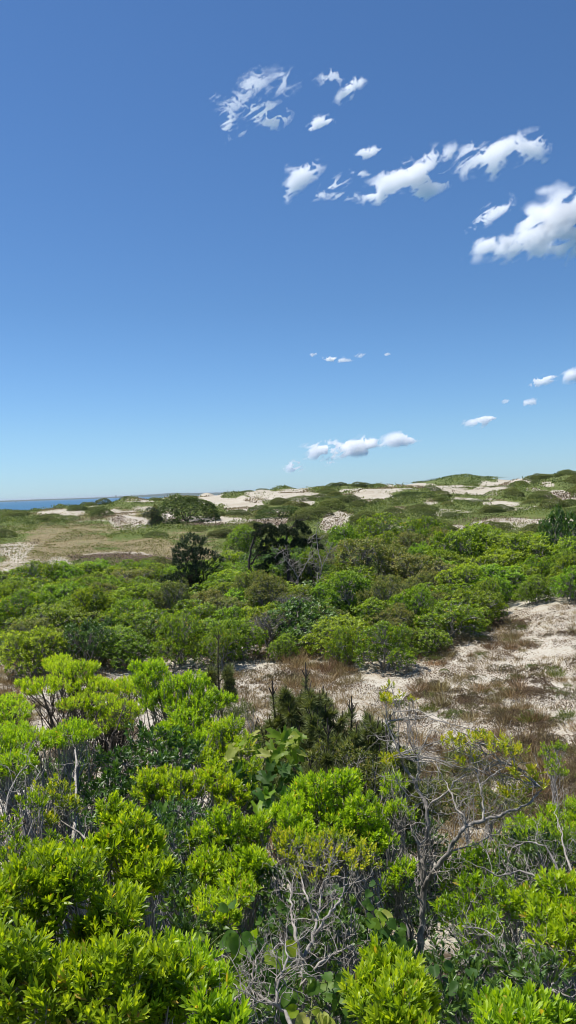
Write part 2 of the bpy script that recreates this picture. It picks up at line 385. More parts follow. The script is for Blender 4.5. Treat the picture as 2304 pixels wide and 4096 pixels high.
# ------------------------------------------------------------------ sea
b = Buf()
n = 96; rr = np.array([0, 200, 600, 1500, 4000, 10000, 25000, 45000.]); aa = np.arange(n)/n*2*np.pi
V = np.stack([np.outer(rr, np.sin(aa)), np.outer(rr, np.cos(aa)), np.zeros((len(rr), n))], -1).reshape(-1, 3)
i, j = np.meshgrid(np.arange(len(rr)-1), np.arange(n), indexing='ij')
b.add(V, np.stack([i*n+j, i*n+(j+1) % n, (i+1)*n+(j+1) % n, (i+1)*n+j], -1).reshape(-1, 4)[:, ::-1])
m, nt, out = mat_new('sea_water'); L = nt.links
tc = nt.nodes.new('ShaderNodeTexCoord'); mp = nt.nodes.new('ShaderNodeMapping'); mp.inputs['Scale'].default_value = (.004, .03, 1)
L.new(tc.outputs['Object'], mp.inputs[0]); tcs = mp.outputs[0]
nz = noise(1.0, 6, .6)
r = ramp(nt, [(.3, (.018, .085, .165)), (.55, (.028, .118, .21)), (.75, (.045, .15, .25))]); L.new(nz, r.inputs[0])
p = nt.nodes.new('ShaderNodeBsdfPrincipled'); p.inputs['Roughness'].default_value = .35; p.inputs['Specular IOR Level'].default_value = .35; p.inputs['IOR'].default_value = 1.33
L.new(r.outputs[0], p.inputs['Base Color'])
mp2 = nt.nodes.new('ShaderNodeMapping'); mp2.inputs['Scale'].default_value = (.4, .8, 1); L.new(tc.outputs['Object'], mp2.inputs[0]); tcs = mp2.outputs[0]
bp = nt.nodes.new('ShaderNodeBump'); bp.inputs['Strength'].default_value = 1; bp.inputs['Distance'].default_value = .8
L.new(noise(1, 3), bp.inputs['Height']); L.new(bp.outputs[0], p.inputs['Normal']); L.new(p.outputs[0], out.inputs[0])
sea = b.build('sea', m); sea['kind'] = 'structure'

# ------------------------------------------------------------------ far shore
b = Buf(); n = 260
px = np.linspace(-60, 420, n); Dd = 9000 + 600*np.sin(px/60)
hh = 15 + 4*(fbm([px/14], 3, 9)-.5) + 12*np.exp(-((px-172)/16)**2) + 9*smooth(np.clip((px-100)/60, 0, 1)) + 5*fbm([px/3], 2, 2)*smooth(np.clip((px-90)/50, 0, 1))
rows = []
for (dd, k) in ((-150, 0), (0, .75), (250, 1), (900, .7), (1500, 0)):
    an = np.arctan((px-288)/F); rows.append(np.stack([(Dd+dd)*np.sin(an), (Dd+dd)*np.cos(an), -1+hh*k + (0 if k in (0,) else 2*fbm([px/2.0+dd], 2, 4))], -1))
V = np.array(rows); i, j = np.meshgrid(np.arange(4), np.arange(n-1), indexing='ij')
b.add(V, np.stack([i*n+j, i*n+j+1, (i+1)*n+j+1, (i+1)*n+j], -1).reshape(-1, 4))
m, nt, out = mat_new('far_shore_woods'); L = nt.links
tc = nt.nodes.new('ShaderNodeTexCoord'); tcs = tc.outputs['Object']
r = ramp(nt, [(.35, (.03, .05, .03)), (.6, (.05, .07, .05)), (.75, (.09, .105, .075))]); L.new(noise(.006, 5), r.inputs[0])
p = nt.nodes.new('ShaderNodeBsdfPrincipled'); p.inputs['Roughness'].default_value = 1; L.new(r.outputs[0], p.inputs['Base Color']); L.new(p.outputs[0], out.inputs[0])
fs_ = b.build('far_headland', m, smooth_shade=True); fs_['kind'] = 'structure'
# ------------------------------------------------------------------ plant materials
M_BAY = leaf_mat('bayberry_leaf', [(0, (.05, .105, .012)), (.4, (.135, .235, .012)), (.75, (.275, .42, .013)), (.965, (.42, .55, .03)), (1, (.55, .40, .08))], .45, .42, .5, tcol=(1.7, 1.6, .4), objvar=.10)
M_YEL = leaf_mat('yellow_green_leaf', [(0, (.07, .11, .012)), (.4, (.20, .28, .016)), (.8, (.42, .45, .022)), (1, (.60, .52, .04))], .38, .45, .4, objvar=.08)
M_GLOSS = leaf_mat('glossy_dark_leaf', [(0, (.035, .08, .016)), (.6, (.075, .155, .024)), (1, (.14, .24, .03))], .25, .45, .6, objvar=.15)
M_VINE = leaf_mat('vine_leaf', [(0, (.03, .085, .018)), (.5, (.075, .16, .02)), (.8, (.20, .31, .015)), (1, (.48, .46, .14))], .42, .5, .3, objvar=.1)
M_MID = leaf_mat('thicket_leaf', [(0, (.042, .08, .012)), (.45, (.125, .215, .017)), (.8, (.25, .37, .021)), (1, (.34, .45, .036))], .38, .5, .4, objvar=.2)
M_OLIVE = leaf_mat('olive_leaf', [(0, (.05, .066, .018)), (.5, (.13, .165, .038)), (.85, (.22, .245, .06)), (1, (.32, .27, .10))], .32, .55, .35, objvar=.2)
M_CEDAR = leaf_mat('cedar_foliage', [(0, (.012, .024, .010)), (.6, (.03, .052, .02)), (1, (.07, .10, .035))], .1, .6, .3, objvar=.15)
M_PINE = leaf_mat('pine_needles', [(0, (.06, .08, .03)), (.5, (.15, .19, .065)), (1, (.32, .35, .13))], .25, .5, .4, objvar=.1)
M_TUFT = leaf_mat('dry_grass', [(0, (.09, .068, .034)), (.35, (.22, .155, .07)), (.7, (.36, .275, .14)), (1, (.46, .39, .24))], .3, .7, .2, tcol=(1.1, 1, .8), objvar=.3)
M_HEATH = leaf_mat('beach_heather', [(0, (.06, .045, .030)), (.45, (.17, .13, .08)), (.8, (.28, .225, .125)), (1, (.27, .24, .10))], .15, .8, .15, tcol=(1, 1, .8), objvar=.35)
M_DEAD = leaf_mat('dead_leaf', [(0, (.14, .09, .05)), (1, (.42, .30, .17))], .3, .7, .2, tcol=(1, .9, .6), objvar=.1)
M_BARK = bark_mat('grey_bark', (.13, .118, .105), (.36, .335, .305))
M_BARKD = bark_mat('dark_bark', (.035, .028, .022), (.11, .09, .075))
M_TWIG = bark_mat('silver_twig', (.20, .175, .15), (.46, .42, .37))
M_GREENSTEM = bark_mat('green_stem', (.10, .13, .04), (.2, .2, .08))

# ------------------------------------------------------------------ plant building
def sphere_dirs(rng, n, zmin=-.35):
    z = rng.uniform(zmin, 1, n); a = rng.uniform(0, 2*np.pi, n); r = np.sqrt(1-z*z)
    return np.stack([r*np.cos(a), r*np.sin(a), z], -1)
def blob_points(rng, blobs, dens, zmin=-.3, lump=.16, lf=4.0, overlap=.86):
    """points and outward directions over the upper skin of a set of blobs (cx,cy,cz,rx,rz)"""
    Ps, Ds = [], []
    B = np.array(blobs, float)
    for k, (cx, cy, cz, rx, rz) in enumerate(B):
        area = 2*np.pi*rx*(rx+rz)/2*(1-zmin)
        n = max(6, int(area*dens))
        d = sphere_dirs(rng, n, zmin)
        nz = fbm([d[:, 0]*lf*rx+cx*3+k, d[:, 1]*lf*rx+cy*3, d[:, 2]*lf*rx+cz*3], 3, k)-.5
        s = 1 + lump*2.2*nz + rng.normal(0, .035, n)
        P = np.stack([cx+d[:, 0]*rx*s, cy+d[:, 1]*rx*s, cz+d[:, 2]*rz*s], -1)
        keep = nz > -.30 + rng.uniform(-.1, .1, n)
        for q, (ax, ay, az_, arx, arz) in enumerate(B):
            if q != k:
                e = ((P[:, 0]-ax)/arx)**2 + ((P[:, 1]-ay)/arx)**2 + ((P[:, 2]-az_)/arz)**2
                keep &= e > overlap**2
        Ps.append(P[keep]); Ds.append(unit(d[keep]*np.array([1/rx, 1/rx, 1/rz])))
    return np.concatenate(Ps), np.concatenate(Ds)
def shoots(buf, rng, P, D, nl, L, W, tmpl, t0=.5, t1=.9, up=.9, spread=(1.0, .2), slen=.07, curl=.06, tj=.15):
    """leafy shoots: nl leaves spiralling up a short shoot at every point"""
    n = len(P)
    if n == 0: return
    A_ = unit(D*.6 + np.array([0, 0, up]) + rng.normal(0, .28, (n, 3)))
    ref = np.broadcast_to(np.array([.3, .9, .1]), A_.shape)
    S = unit(np.cross(A_, ref)); N = np.cross(S, A_)
    ph0 = rng.uniform(0, 6.28, n); tb = rng.normal(0, tj, n); sc = rng.uniform(.75, 1.2, n)
    for k in range(nl):
        f = (k+.5)/nl
        th = spread[0]*(1-f)+spread[1]*f + rng.normal(0, .14, n)
        ph = ph0 + 2.4*k + rng.normal(0, .2, n)
        rad = S*np.cos(ph)[:, None] + N*np.sin(ph)[:, None]
        dirs = A_*np.cos(th)[:, None] + rad*np.sin(th)[:, None]
        nrm = A_*np.sin(th)[:, None] - rad*np.cos(th)[:, None] + rng.normal(0, .18, (n, 3))
        pos = P + A_*(slen*(f-.6)*sc)[:, None]
        LL = L*sc*(1-.35*abs(f-.45)/.55)*rng.uniform(.85, 1.15, n)
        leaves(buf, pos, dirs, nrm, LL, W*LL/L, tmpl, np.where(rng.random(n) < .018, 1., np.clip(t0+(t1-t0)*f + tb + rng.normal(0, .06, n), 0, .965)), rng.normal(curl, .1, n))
def wiggle(rng, A_, B_, m, amp):
    A_ = np.asarray(A_, float); B_ = np.asarray(B_, float)
    t = np.linspace(0, 1, m)[None, :, None]
    P = A_[:, None, :]*(1-t) + B_[:, None, :]*t
    ln = np.linalg.norm(B_-A_, axis=1)[:, None, None]
    w_ = rng.normal(0, 1, P.shape)*amp*ln*np.sin(t*np.pi)**.5
    P = P + w_; P[:, :, 2] += (np.sin(t[:, :, 0]*np.pi)*ln[:, :, 0]*.06)
    return P
def woody(rng, blobs, base, twig_pts, r0=.02, nb=1, sides=5, twigr=.003, splay=.12, tip=.25):
    """stems from the base into each blob, then twigs to points of the crown"""
    b = Buf(); B = np.array(blobs, float); Cc = B[:, :3].copy()
    st = np.array(base, float)[None] + np.c_[rng.normal(0, splay, (len(B), 2)), np.zeros(len(B))]
    Pm = wiggle(rng, st, Cc, 7, .045)
    tubes(b, Pm, np.linspace(r0, r0*.45, 7)[None]*rng.uniform(.7, 1.15, (len(B), 1)), sides, .5)
    if len(twig_pts):
        d = np.linalg.norm((twig_pts[:, None, :]-Cc[None])/B[None, :, 3:4], axis=2); kk = d.argmin(1)
        s = rng.integers(3, 7, len(twig_pts)); st = Pm[kk, s]
        Pt = wiggle(rng, st, twig_pts, 5, .05)
        tubes(b, Pt, np.linspace(twigr*2.0, twigr*.8, 5)[None]*rng.uniform(.7, 1.3, (len(twig_pts), 1)), 4, .6)
        mid = Pt[:, 3] ; n = len(mid)
        for q in range(2):
            e = mid + rng.normal(0, 1, (n, 3))*B[kk, 3:4]*.16 + np.array([0, 0, .03])
            tubes(b, wiggle(rng, Pt[:, 2+q], e, 4, .08), np.linspace(twigr, twigr*.5, 4)[None]*np.ones((n, 1)), 3, .6)
    return b
def sub_blobs(rng, blobs, k, fr=(.32, .5)):
    out = []
    for (cx, cy, cz, rx, rz) in blobs:
        out.append((cx, cy, cz-.1*rz, rx*.72, rz*.72))
        d = sphere_dirs(rng, k, -.15)
        for q in d:
            r = rng.uniform(*fr)
            out.append((cx+q[0]*rx*.72, cy+q[1]*rx*.72, cz+q[2]*rz*.72, rx*r, rz*r*.9))
    return out
def grow(rng, out, P, D, ln, r, lv, bend=.35, up=.12, m=6, kids=(2, 4), shrink=.62, spread=.8):
    """gnarled recursive branching; collects polylines of m points"""
    pts = [np.array(P, float)]; d = np.array(D, float)
    for k in range(m-1):
        d = d + rng.normal(0, bend, 3); d[2] += up; d /= np.linalg.norm(d)
        pts.append(pts[-1]+d*ln/(m-1))
    pts = np.array(pts); out.append((pts, np.linspace(r, r*.55, m), lv))
    if lv <= 0: return
    for k in range(rng.integers(*kids)+1):
        i = rng.integers(2, m) if k else m-1
        dd = pts[i]-pts[i-1]; dd /= np.linalg.norm(dd)
        dd = dd + rng.normal(0, spread, 3); dd /= np.linalg.norm(dd)
        grow(rng, out, pts[i], dd, ln*shrink*rng.uniform(.7, 1.2), r*.55, lv-1, bend, up, m, kids, shrink, spread)
def flush(buf, out, sides=(4, 4, 5, 6, 7)):
    for lv in sorted({o[2] for o in out}):
        g_ = [o for o in out if o[2] == lv]
        tubes(buf, np.array([o[0] for o in g_]), np.array([o[1] for o in g_]), sides[min(max(lv, 0), len(sides)-1)], .5)

# ------------------------------------------------------------------ near shrubs, each shaped on its own
def near_shrub(name, label, cat, px, d, blobs, leaf=('near', .055, .017, 13, M_BAY), dens=260, twigs=60, group=None, seed=1, t=(.45, .95), fill=1.15,
               bark=M_BARK, r0=.014, k=5, up=.9, zmin=-.45, lump=.16, twigr=.0028, fr=(.32, .5)):
    rng = np.random.default_rng(seed)
    root = foot(px, d); root.z -= .03
    rel = []
    for (bx, by, bd, rpx, rz) in blobs:
        c = at(bx, by, bd) - root; r = rpx/F*bd
        rel.append((c.x, c.y, c.z, r, r*rz))
    o = empty(name, root); tag(o, label, cat, group)
    sb = sub_blobs(rng, rel, k, fr) if k else rel
    P, D = blob_points(rng, sb, dens, zmin, lump, 5)
    low = P[:, 2] > .08
    P, D = P[low], D[low]
    tm, L, W, nl, mat = leaf
    b = Buf(); shoots(b, rng, P, D, nl, L, W, tm, t[0], t[1], up=up)
    if fill:
        n = int(len(P)*fill); ii = rng.integers(0, len(P), n); s = rng.uniform(.35, .85, n)[:, None]
        cc = np.array(rel)[:, :3]; kk = np.linalg.norm(P[ii][:, None]-cc[None], axis=2).argmin(1)
        Pi = P[ii]*s + cc[kk]*(1-s)
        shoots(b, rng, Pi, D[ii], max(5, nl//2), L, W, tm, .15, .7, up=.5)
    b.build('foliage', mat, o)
    ti = rng.choice(len(P), min(len(P), int(twigs*.55)*len(rel)), replace=False)
    woody(rng, rel, (0, 0, 0), P[ti], r0, twigr=twigr).build('stems', bark, o, True)
    return o
BIG = ('near', .050, .0125, 12, M_BAY); MED = ('fold', .046, .0125, 11, M_BAY); SML = ('fold', .048, .014, 9, M_BAY)
near_shrub('bayberry_shrub', 'large bright bayberry shrub with long upright leaves filling the lower left corner', 'shrub', 40, 2.6,
   [(8,905,3.3,48,.9),(60,900,3.2,50,.9),(108,935,3.1,44,.9),(20,985,2.8,60,.9),(90,1000,2.7,60,.9),(150,985,2.8,42,.9),(-40,940,3.1,50,1)], BIG, 577, 30, seed=11, t=(.35,.9))
near_shrub('bayberry_shrub', 'pale-tipped bayberry shrub with pointed leaf spires above the lower left corner shrub', 'shrub', 125, 3.9,
   [(112,822,4.3,20,1.1),(128,850,4.1,30,1.0),(95,858,4.0,26,.9),(140,880,3.9,28,.9),(75,880,3.9,22,.9)], BIG, 577, 30, seed=12, t=(.4,.95))
near_shrub('bayberry_shrub', 'bright bayberry clump at the bottom edge just left of the heart-leaved vine', 'shrub', 195, 2.7,
   [(180,962,3.2,24,1.0),(200,985,2.9,30,1.0),(158,1005,2.8,36,1),(215,1030,2.6,30,1)], BIG, 630, 30, seed=13, t=(.45,.95))
near_shrub('bayberry_shrub', 'dome of large bright leaves at the bottom edge right of the bare twiggy bush', 'shrub', 395, 2.8,
   [(392,975,3.2,28,1.0),(372,1000,3.0,28,1.0),(412,1000,3.0,28,1.0),(395,1035,2.8,40,1)], BIG, 630, 30, seed=14, t=(.5,1.0))
near_shrub('bayberry_shrub', 'low bright leaf tips poking up in the bottom right corner', 'shrub', 520, 2.6,
   [(500,1018,2.9,22,.9),(530,1025,2.8,28,.9),(560,1030,2.8,20,.9),(515,1050,2.6,40,.9)], BIG, 630, 30, seed=15, t=(.5,1.0))
near_shrub('bayberry_shrub', 'broad mound of bright bayberry in the middle with a peak beside the grape vine', 'shrub', 320, 5.6,
   [(338,790,6.2,22,1.1),(315,805,6.0,28,1.0),(350,822,5.9,30,1.0),(300,838,5.7,30,.9),(372,842,5.8,22,.9),(285,815,5.9,18,.9)], ('near',.047,.012,11,M_BAY), 525, 50, seed=16, t=(.45,.95))
near_shrub('yellow_leaf_shrub', 'yellow-green small-leaved shrub below the central mound, on bare grey stems', 'shrub', 330, 4.7,
   [(300,848,5.1,24,.6),(335,846,5.1,26,.6),(365,858,5.0,22,.6),(285,838,5.2,12,.7),(320,868,4.9,26,.5)], ('fold',.034,.015,9,M_YEL), 420, 90, seed=17, t=(.3,1.0), fill=.1)
near_shrub('bayberry_shrub', 'round bright clump in front of the central mound, left of the yellow shrub', 'shrub', 225, 4.9,
   [(222,842,5.2,30,.9),(248,835,5.3,22,1),(205,872,4.9,24,.9),(235,880,4.8,28,.9),(255,862,4.9,22,.9)], ('near',.044,.012,11,M_BAY), 560, 40, seed=18, t=(.35,.9))
near_shrub('bayberry_shrub', 'small yellowish bayberry clump low in the centre below the round clump', 'shrub', 225, 4.1,
   [(210,905,4.5,20,.7),(236,898,4.5,20,.7),(222,915,4.3,22,.6)], ('fold',.045,.014,10,M_BAY), 630, 40, seed=19, t=(.5,1.0), fill=.1)
near_shrub('bayberry_shrub', 'bright mid-left bayberry pad left of the grape vine, over dark shade', 'shrub', 180, 6.2,
   [(155,782,6.7,22,.7),(185,790,6.6,26,.7),(215,778,6.7,22,.75),(232,795,6.5,22,.7),(150,795,6.6,16,.6)], ('near',.046,.0125,11,M_BAY), 525, 60, seed=20, t=(.45,1.0))
near_shrub('bayberry_shrub', 'tall bayberry stepping down to the grape vine, right of the flat-topped one', 'shrub', 205, 7.4,
   [(225,735,7.9,20,.8),(242,752,7.7,18,.9),(208,760,7.7,18,.8),(245,775,7.2,18,.9)], MED, 455, 60, seed=21, t=(.45,1.0))
near_shrub('bayberry_shrub', 'flat-topped bright bayberry on bare forking branches at the upper left of the foreground', 'shrub', 78, 8.6,
   [(40,686,9.4,24,.42),(72,673,9.8,26,.45),(100,690,9.6,28,.45),(85,703,9.2,26,.38),(120,712,9.0,24,.4),(60,664,10.2,16,.5),(130,690,9.6,22,.4),(108,722,9,26,.4)], MED, 577, 70, seed=22, t=(.5,1.0), fill=.05, k=4, bark=M_BARKD, r0=.022)
near_shrub('bayberry_shrub', 'dense rounded bayberry right of the flat-topped one, against the sand strip', 'shrub', 178, 8.3,
   [(150,676,9.2,22,.8),(185,688,9.0,24,.7),(205,705,8.8,22,.7),(160,700,9.0,26,.7),(190,722,8.6,28,.7),(222,700,9,14,.6),(170,735,8.4,28,.6),(205,742,8.3,24,.6)], MED, 525, 40, seed=23, t=(.4,1.0))
near_shrub('bayberry_shrub', 'bright level-topped bayberry on the left edge over a tangle of grey twigs', 'shrub', 30, 6.8,
   [(-5,740,7.4,28,.5),(32,742,7.3,30,.45),(66,738,7.3,24,.5),(84,736,7.3,14,.6),(10,765,7.0,30,.45)], MED, 577, 70, seed=24, t=(.5,1.0), fill=.08)
near_shrub('bayberry_shrub', 'small bright tuft of leaves at the left edge above the level-topped bayberry', 'shrub', -5, 8.2,
   [(-2,708,8.8,22,.6),(14,716,8.6,18,.5),(4,740,8.4,16,.7)], MED, 525, 50, seed=25, t=(.5,1.0), fill=.08, bark=M_BARKD)
near_shrub('yellow_leaf_shrub', 'small yellow-green clump on thin stems left of the pale-tipped bayberry', 'shrub', 58, 5.4,
   [(52,795,5.9,18,.8),(66,808,5.8,14,.8),(45,822,5.7,14,.7)], ('fold',.04,.016,9,M_YEL), 360, 50, seed=26, t=(.1,.8), fill=.1)
near_shrub('bayberry_shrub', 'loose green bayberry in the left shade between the twig tangle and the corner shrub', 'shrub', 20, 4.7,
   [(15,860,5.0,26,.7),(50,850,5.0,20,.7),(-15,840,5.2,26,.8),(30,810,5.6,16,.8)], ('fold',.052,.015,9,M_BAY), 280, 60, seed=27, t=(.2,.8), fill=.2)
near_shrub('bayberry_shrub', 'green bayberry under the spreading right limb of the bare grey tree', 'shrub', 475, 5.5,
   [(462,880,6.2,26,.8),(485,862,5.9,22,.7),(478,900,5.4,28,.8),(455,915,5.4,22,.8),(505,905,5.2,24,.8),(478,935,4.9,26,.8)], ('fold',.05,.017,9,M_BAY), 332, 50, seed=28, t=(.3,.85), fill=.3)
near_shrub('bayberry_shrub', 'tall bright bayberry at the right edge below the dry sand slope', 'shrub', 555, 5.8,
   [(532,836,6.4,22,.7),(560,830,6.3,22,.8),(586,818,6.3,20,.9),(515,846,6.2,18,.7),(548,856,6.0,28,.6),(580,850,6.0,26,.8)], MED, 455, 60, seed=29, t=(.4,.95), fill=.15)
near_shrub('bayberry_shrub', 'very bright yellow-green bayberry low on the right edge', 'shrub', 570, 4.0,
   [(565,895,4.5,24,.9),(550,925,4.3,24,.9),(580,930,4.2,28,.9),(560,950,4.1,24,.8),(530,905,4.4,14,.8)], ('near',.047,.014,11,M_BAY), 560, 40, seed=30, t=(.55,1.0), fill=.2)
near_shrub('bayberry_shrub', 'small bright clump just left of the bare grey trunk, below its fork', 'shrub', 388, 6.2,
   [(392,790,6.9,13,1.1),(400,812,6.6,14,.9),(392,885,5.6,14,.9),(404,872,5.6,14,.7)], MED, 560, 40, seed=31, t=(.5,1.0), fill=.15)
# darker broad-leaved shrubs in the shade
near_shrub('chokecherry_shrub', 'dark glossy-leaved shrub in the shade under the dense rounded bayberry', 'shrub', 135, 6.9,
   [(150,745,7.6,26,.8),(125,765,7.3,24,.9),(165,770,7.2,24,.8),(130,800,6.9,26,.9),(110,785,7.0,20,.9),(190,755,7.5,24,.8)], ('fold',.075,.03,7,M_GLOSS), 120, 50, seed=32, t=(.1,.9), fill=.3, up=.3)
near_shrub('chokecherry_shrub', 'dark broad-leaved shrub in the shaded gap between the corner shrub and the round clump', 'shrub', 185, 4.2,
   [(185,905,4.6,28,.8),(165,875,4.8,22,.8),(195,935,4.2,30,.7),(175,850,5.1,24,.8),(215,945,4.2,22,.7)], ('fold',.06,.028,7,M_GLOSS), 150, 60, seed=33, t=(.1,1), fill=.3, up=.3)
near_shrub('chokecherry_shrub', 'dark broad-leaved bush filling the lower middle under the twiggy bush', 'shrub', 330, 3.9,
   [(275,1000,3.6,30,.7),(310,960,4.0,34,.7),(350,935,4.3,30,.8),(300,915,4.5,30,.7),(330,1010,3.5,34,.6),(260,950,4.2,22,.7),(275,885,4.8,22,.8)], ('fold',.055,.026,7,M_GLOSS), 120, 50, seed=34, t=(.1,1), fill=.35, up=.3)
near_shrub('chokecherry_shrub', 'dark broad-leaved bush at the lower right below the grey curly twigs', 'shrub', 470, 3.8,
   [(440,970,4.0,30,.8),(480,985,3.8,32,.7),(520,970,3.9,30,.7),(550,990,3.7,30,.8),(455,1015,3.4,34,.6),(500,1000,3.6,26,.7)], ('fold',.055,.024,7,M_GLOSS), 110, 60, seed=35, t=(.1,1), fill=.35, up=.3)
near_shrub('chokecherry_shrub', 'dark shaded shrub behind the bare grey trunk and right of the central mound', 'shrub', 400, 6.6,
   [(375,885,6.4,24,.9),(400,905,6.5,24,.8),(375,925,5.6,22,.8),(395,850,6.8,22,.8),(430,840,7.0,24,.7),(440,890,6.7,24,.8),(425,930,6.4,24,.8)], ('fold',.05,.022,7,M_GLOSS), 110, 60, seed=36, t=(.1,1), fill=.35, up=.3)

for px_, d_, bl, sd_, lab_ in [
  (105, 6.4, [(95,800,7.0,22,.9),(120,815,6.7,24,.9),(85,830,6.4,22,.9),(140,830,6.5,22,.8)], 37, 'dark leafy bush filling the shade behind the small yellow-green clump'),
  (155, 5.2, [(165,830,5.8,24,.9),(150,855,5.6,20,.9),(185,815,6.0,24,.8)], 38, 'dark leafy bush filling the shade left of the round bright clump'),
  (65, 7.6, [(55,775,8.2,26,.8),(90,765,8.3,22,.8),(30,790,8.0,26,.9),(75,790,8.0,24,.8)], 39, 'dark leafy bush behind the level-topped bayberry at the left'),
  (250, 6.9, [(245,800,7.3,20,.9),(225,815,7.0,22,.8),(265,810,7.2,20,.9),(285,800,7.3,18,.8)], 74, 'dark leafy bush in the shade under the wild grape vine'),
  (430, 8.4, [(425,800,9.2,24,.7),(460,805,9.2,26,.7),(500,808,9.0,28,.6),(400,790,9.4,22,.8)], 75, 'low olive bush behind the bare grey tree at its fork'),
  (345, 8.0, [(350,765,8.8,24,.8),(375,780,8.6,22,.8),(325,755,9.0,18,.8)], 76, 'low olive bush behind the peak of the central mound'),
  (520, 4.9, [(515,880,5.4,26,.8),(545,870,5.5,26,.8),(570,860,5.6,26,.8),(530,845,5.8,24,.7)], 77, 'dark leafy bush behind the tangle of grey curly twigs')]:
    near_shrub('chokecherry_shrub', lab_, 'shrub', px_, d_, bl, ('fold',.05,.02,7,M_OLIVE if 'olive' in lab_ else M_GLOSS), 200, 40, seed=sd_, t=(.1,1), fill=.4, up=.4)
# ------------------------------------------------------------------ bare grey tree on the right (traced limbs, grown twigs)
def traced_tree(name, label, cat, px, d, limbs, seed, bark, lv=3, kidlen=.32, kr=.3, every=1, part_trunk='trunk', leaf_blobs=None, leafspec=None, dens=300, twigsides=4, bend=.38, up=.1, group=None, fade=1.0):
    rng = np.random.default_rng(seed); root = foot(px, d); root.z -= .03
    o = empty(name, root); tag(o, label, cat, group)
    tb, bb = Buf(), Buf(); outs = []
    for li, (pts, r0, r1) in enumerate(limbs):
        P = np.array([at(*q)-root for q in pts], float)
        t = np.linspace(0, len(P)-1, (len(P)-1)*4+1); i = np.clip(t.astype(int), 0, len(P)-2); f = (t-i)[:, None]
        a = P[np.clip(i-1, 0, len(P)-1)]; b_ = P[i]; c = P[i+1]; e = P[np.clip(i+2, 0, len(P)-1)]
        Q = .5*((2*b_)+(-a+c)*f+(2*a-5*b_+4*c-e)*f*f+(-a+3*b_-3*c+e)*f**3)
        Q[1:-1] += rng.normal(0, .006, Q[1:-1].shape)*(r0/.03)**.3
        rr_ = np.linspace(r0, r1, len(Q))*(1+.12*rng.normal(0, 1, len(Q)))
        tubes(tb if li < 2 else bb, Q, rr_, 8, .5)
        for q in range(4 if li == 0 else 2, len(Q), every):
            dirn = Q[min(q+1, len(Q)-1)]-Q[q-1]; dirn /= np.linalg.norm(dirn)
            dd = dirn*.6+rng.normal(0, .8, 3); dd /= np.linalg.norm(dd)
            grow(rng, outs, Q[q], dd, kidlen*rng.uniform(.6, 1.3), max(rr_[q]*kr, .0028), lv-1 if rng.random() < .7 else lv, bend, up)
    flush(bb, outs)
    tb.build(part_trunk, bark, o, True); bb.build('branches', M_TWIG if bark is M_BARK else bark, o, True)
    if leaf_blobs:
        rel = []
        for (bx, by, bd, rpx, rz) in leaf_blobs:
            c = at(bx, by, bd)-root; r = rpx/F*bd; rel.append((c.x, c.y, c.z, r, r*rz))
        tm, L, W, nl, mat = leafspec
        P, D = blob_points(rng, sub_blobs(rng, rel, 4), dens, -.1, .2, 5)
        b = Buf(); shoots(b, rng, P, D, nl, L, W, tm, .5, 1.0); b.build('foliage', mat, o)
        cc = np.array(rel)[:, :3]; tips = np.concatenate([x[0][-1:] for x in outs]); kk = np.linalg.norm(cc[:, None]-tips[None], axis=2).argmin(1)
        b = Buf()
        for q in range(len(rel)):
            ii = rng.choice(len(P), 8); tubes(b, wiggle(rng, np.repeat(tips[kk[q]][None], 8, 0), P[ii]*.5+cc[q]*.5, 5, .06), np.linspace(.005, .002, 5)[None]*np.ones((8, 1)), 4)
        b.build('twigs', bark, o, True)
    return o
traced_tree('bare_grey_tree', 'mostly bare grey tree with forked trunk and few leaf tufts on its right limbs', 'tree', 421, 5.9, [
  ([(420,960,5.85),(421,935,5.9),(422,910,5.95),(424,888,6.0),(423,871,6.05),(425,853,6.1),(427,836,6.1),(427,810,6.15),(423,798,6.2),(416,784,6.25),(409,774,6.3),(402,762,6.35),(397,748,6.4),(390,732,6.45),(384,715,6.5)], .027, .005),
  ([(424,890,6.0),(429,880,5.95),(436,867,5.9),(448,852,5.85),(457,838,5.8),(465,826,5.8),(483,821,5.8),(500,815,5.8),(514,809,5.8),(527,804,5.8),(538,795,5.85),(546,784,5.9)], .020, .005),
  ([(416,784,6.25),(419,772,6.2),(418,758,6.2),(424,745,6.2),(430,730,6.25)], .010, .003),
  ([(465,826,5.8),(464,817,5.8),(456,809,5.85),(453,797,5.9),(446,784,6.0),(440,772,6.05),(436,758,6.1)], .009, .003),
  ([(427,812,6.15),(434,802,6.1),(443,796,6.1),(449,791,6.05),(455,782,6.05),(466,775,6.0)], .010, .004),
  ([(483,821,5.8),(483,803,5.85),(480,785,5.9),(477,770,6.0),(472,757,6.0),(470,745,6.0)], .009, .003),
  ([(480,785,5.9),(492,776,5.9),(503,768,5.9),(512,756,5.9)], .006, .003),
  ([(422,880,6.0),(420,862,6.0),(418,847,6.0),(413,834,6.0),(410,824,6.05)], .010, .004),
  ([(418,847,6.0),(424,841,6.05),(426,836,6.1)], .007, .006),
  ([(423,905,5.9),(412,885,5.9),(404,868,5.9),(396,850,5.95)], .007, .003),
  ([(448,852,5.85),(462,848,5.8),(478,843,5.8),(492,836,5.8)], .006, .003),
  ([(423,798,6.2),(408,795,6.1),(398,782,6.1),(392,770,6.1)], .006, .003),
  ], 41, M_BARK, lv=2, kidlen=.21, kr=.26, every=2,
  leaf_blobs=[(455,745,6.1,15,.45),(478,742,6.0,16,.5),(500,748,5.9,18,.5),(515,752,5.9,12,.5),(465,758,6.1,16,.4),(525,775,5.9,15,.5),(535,788,5.9,13,.5),(508,792,5.9,10,.4),(388,762,6.3,9,.8),(398,758,6.4,8,.8),(386,700,6.6,8,.6)], leafspec=('fold', .042, .014, 9, M_YEL), dens=330)
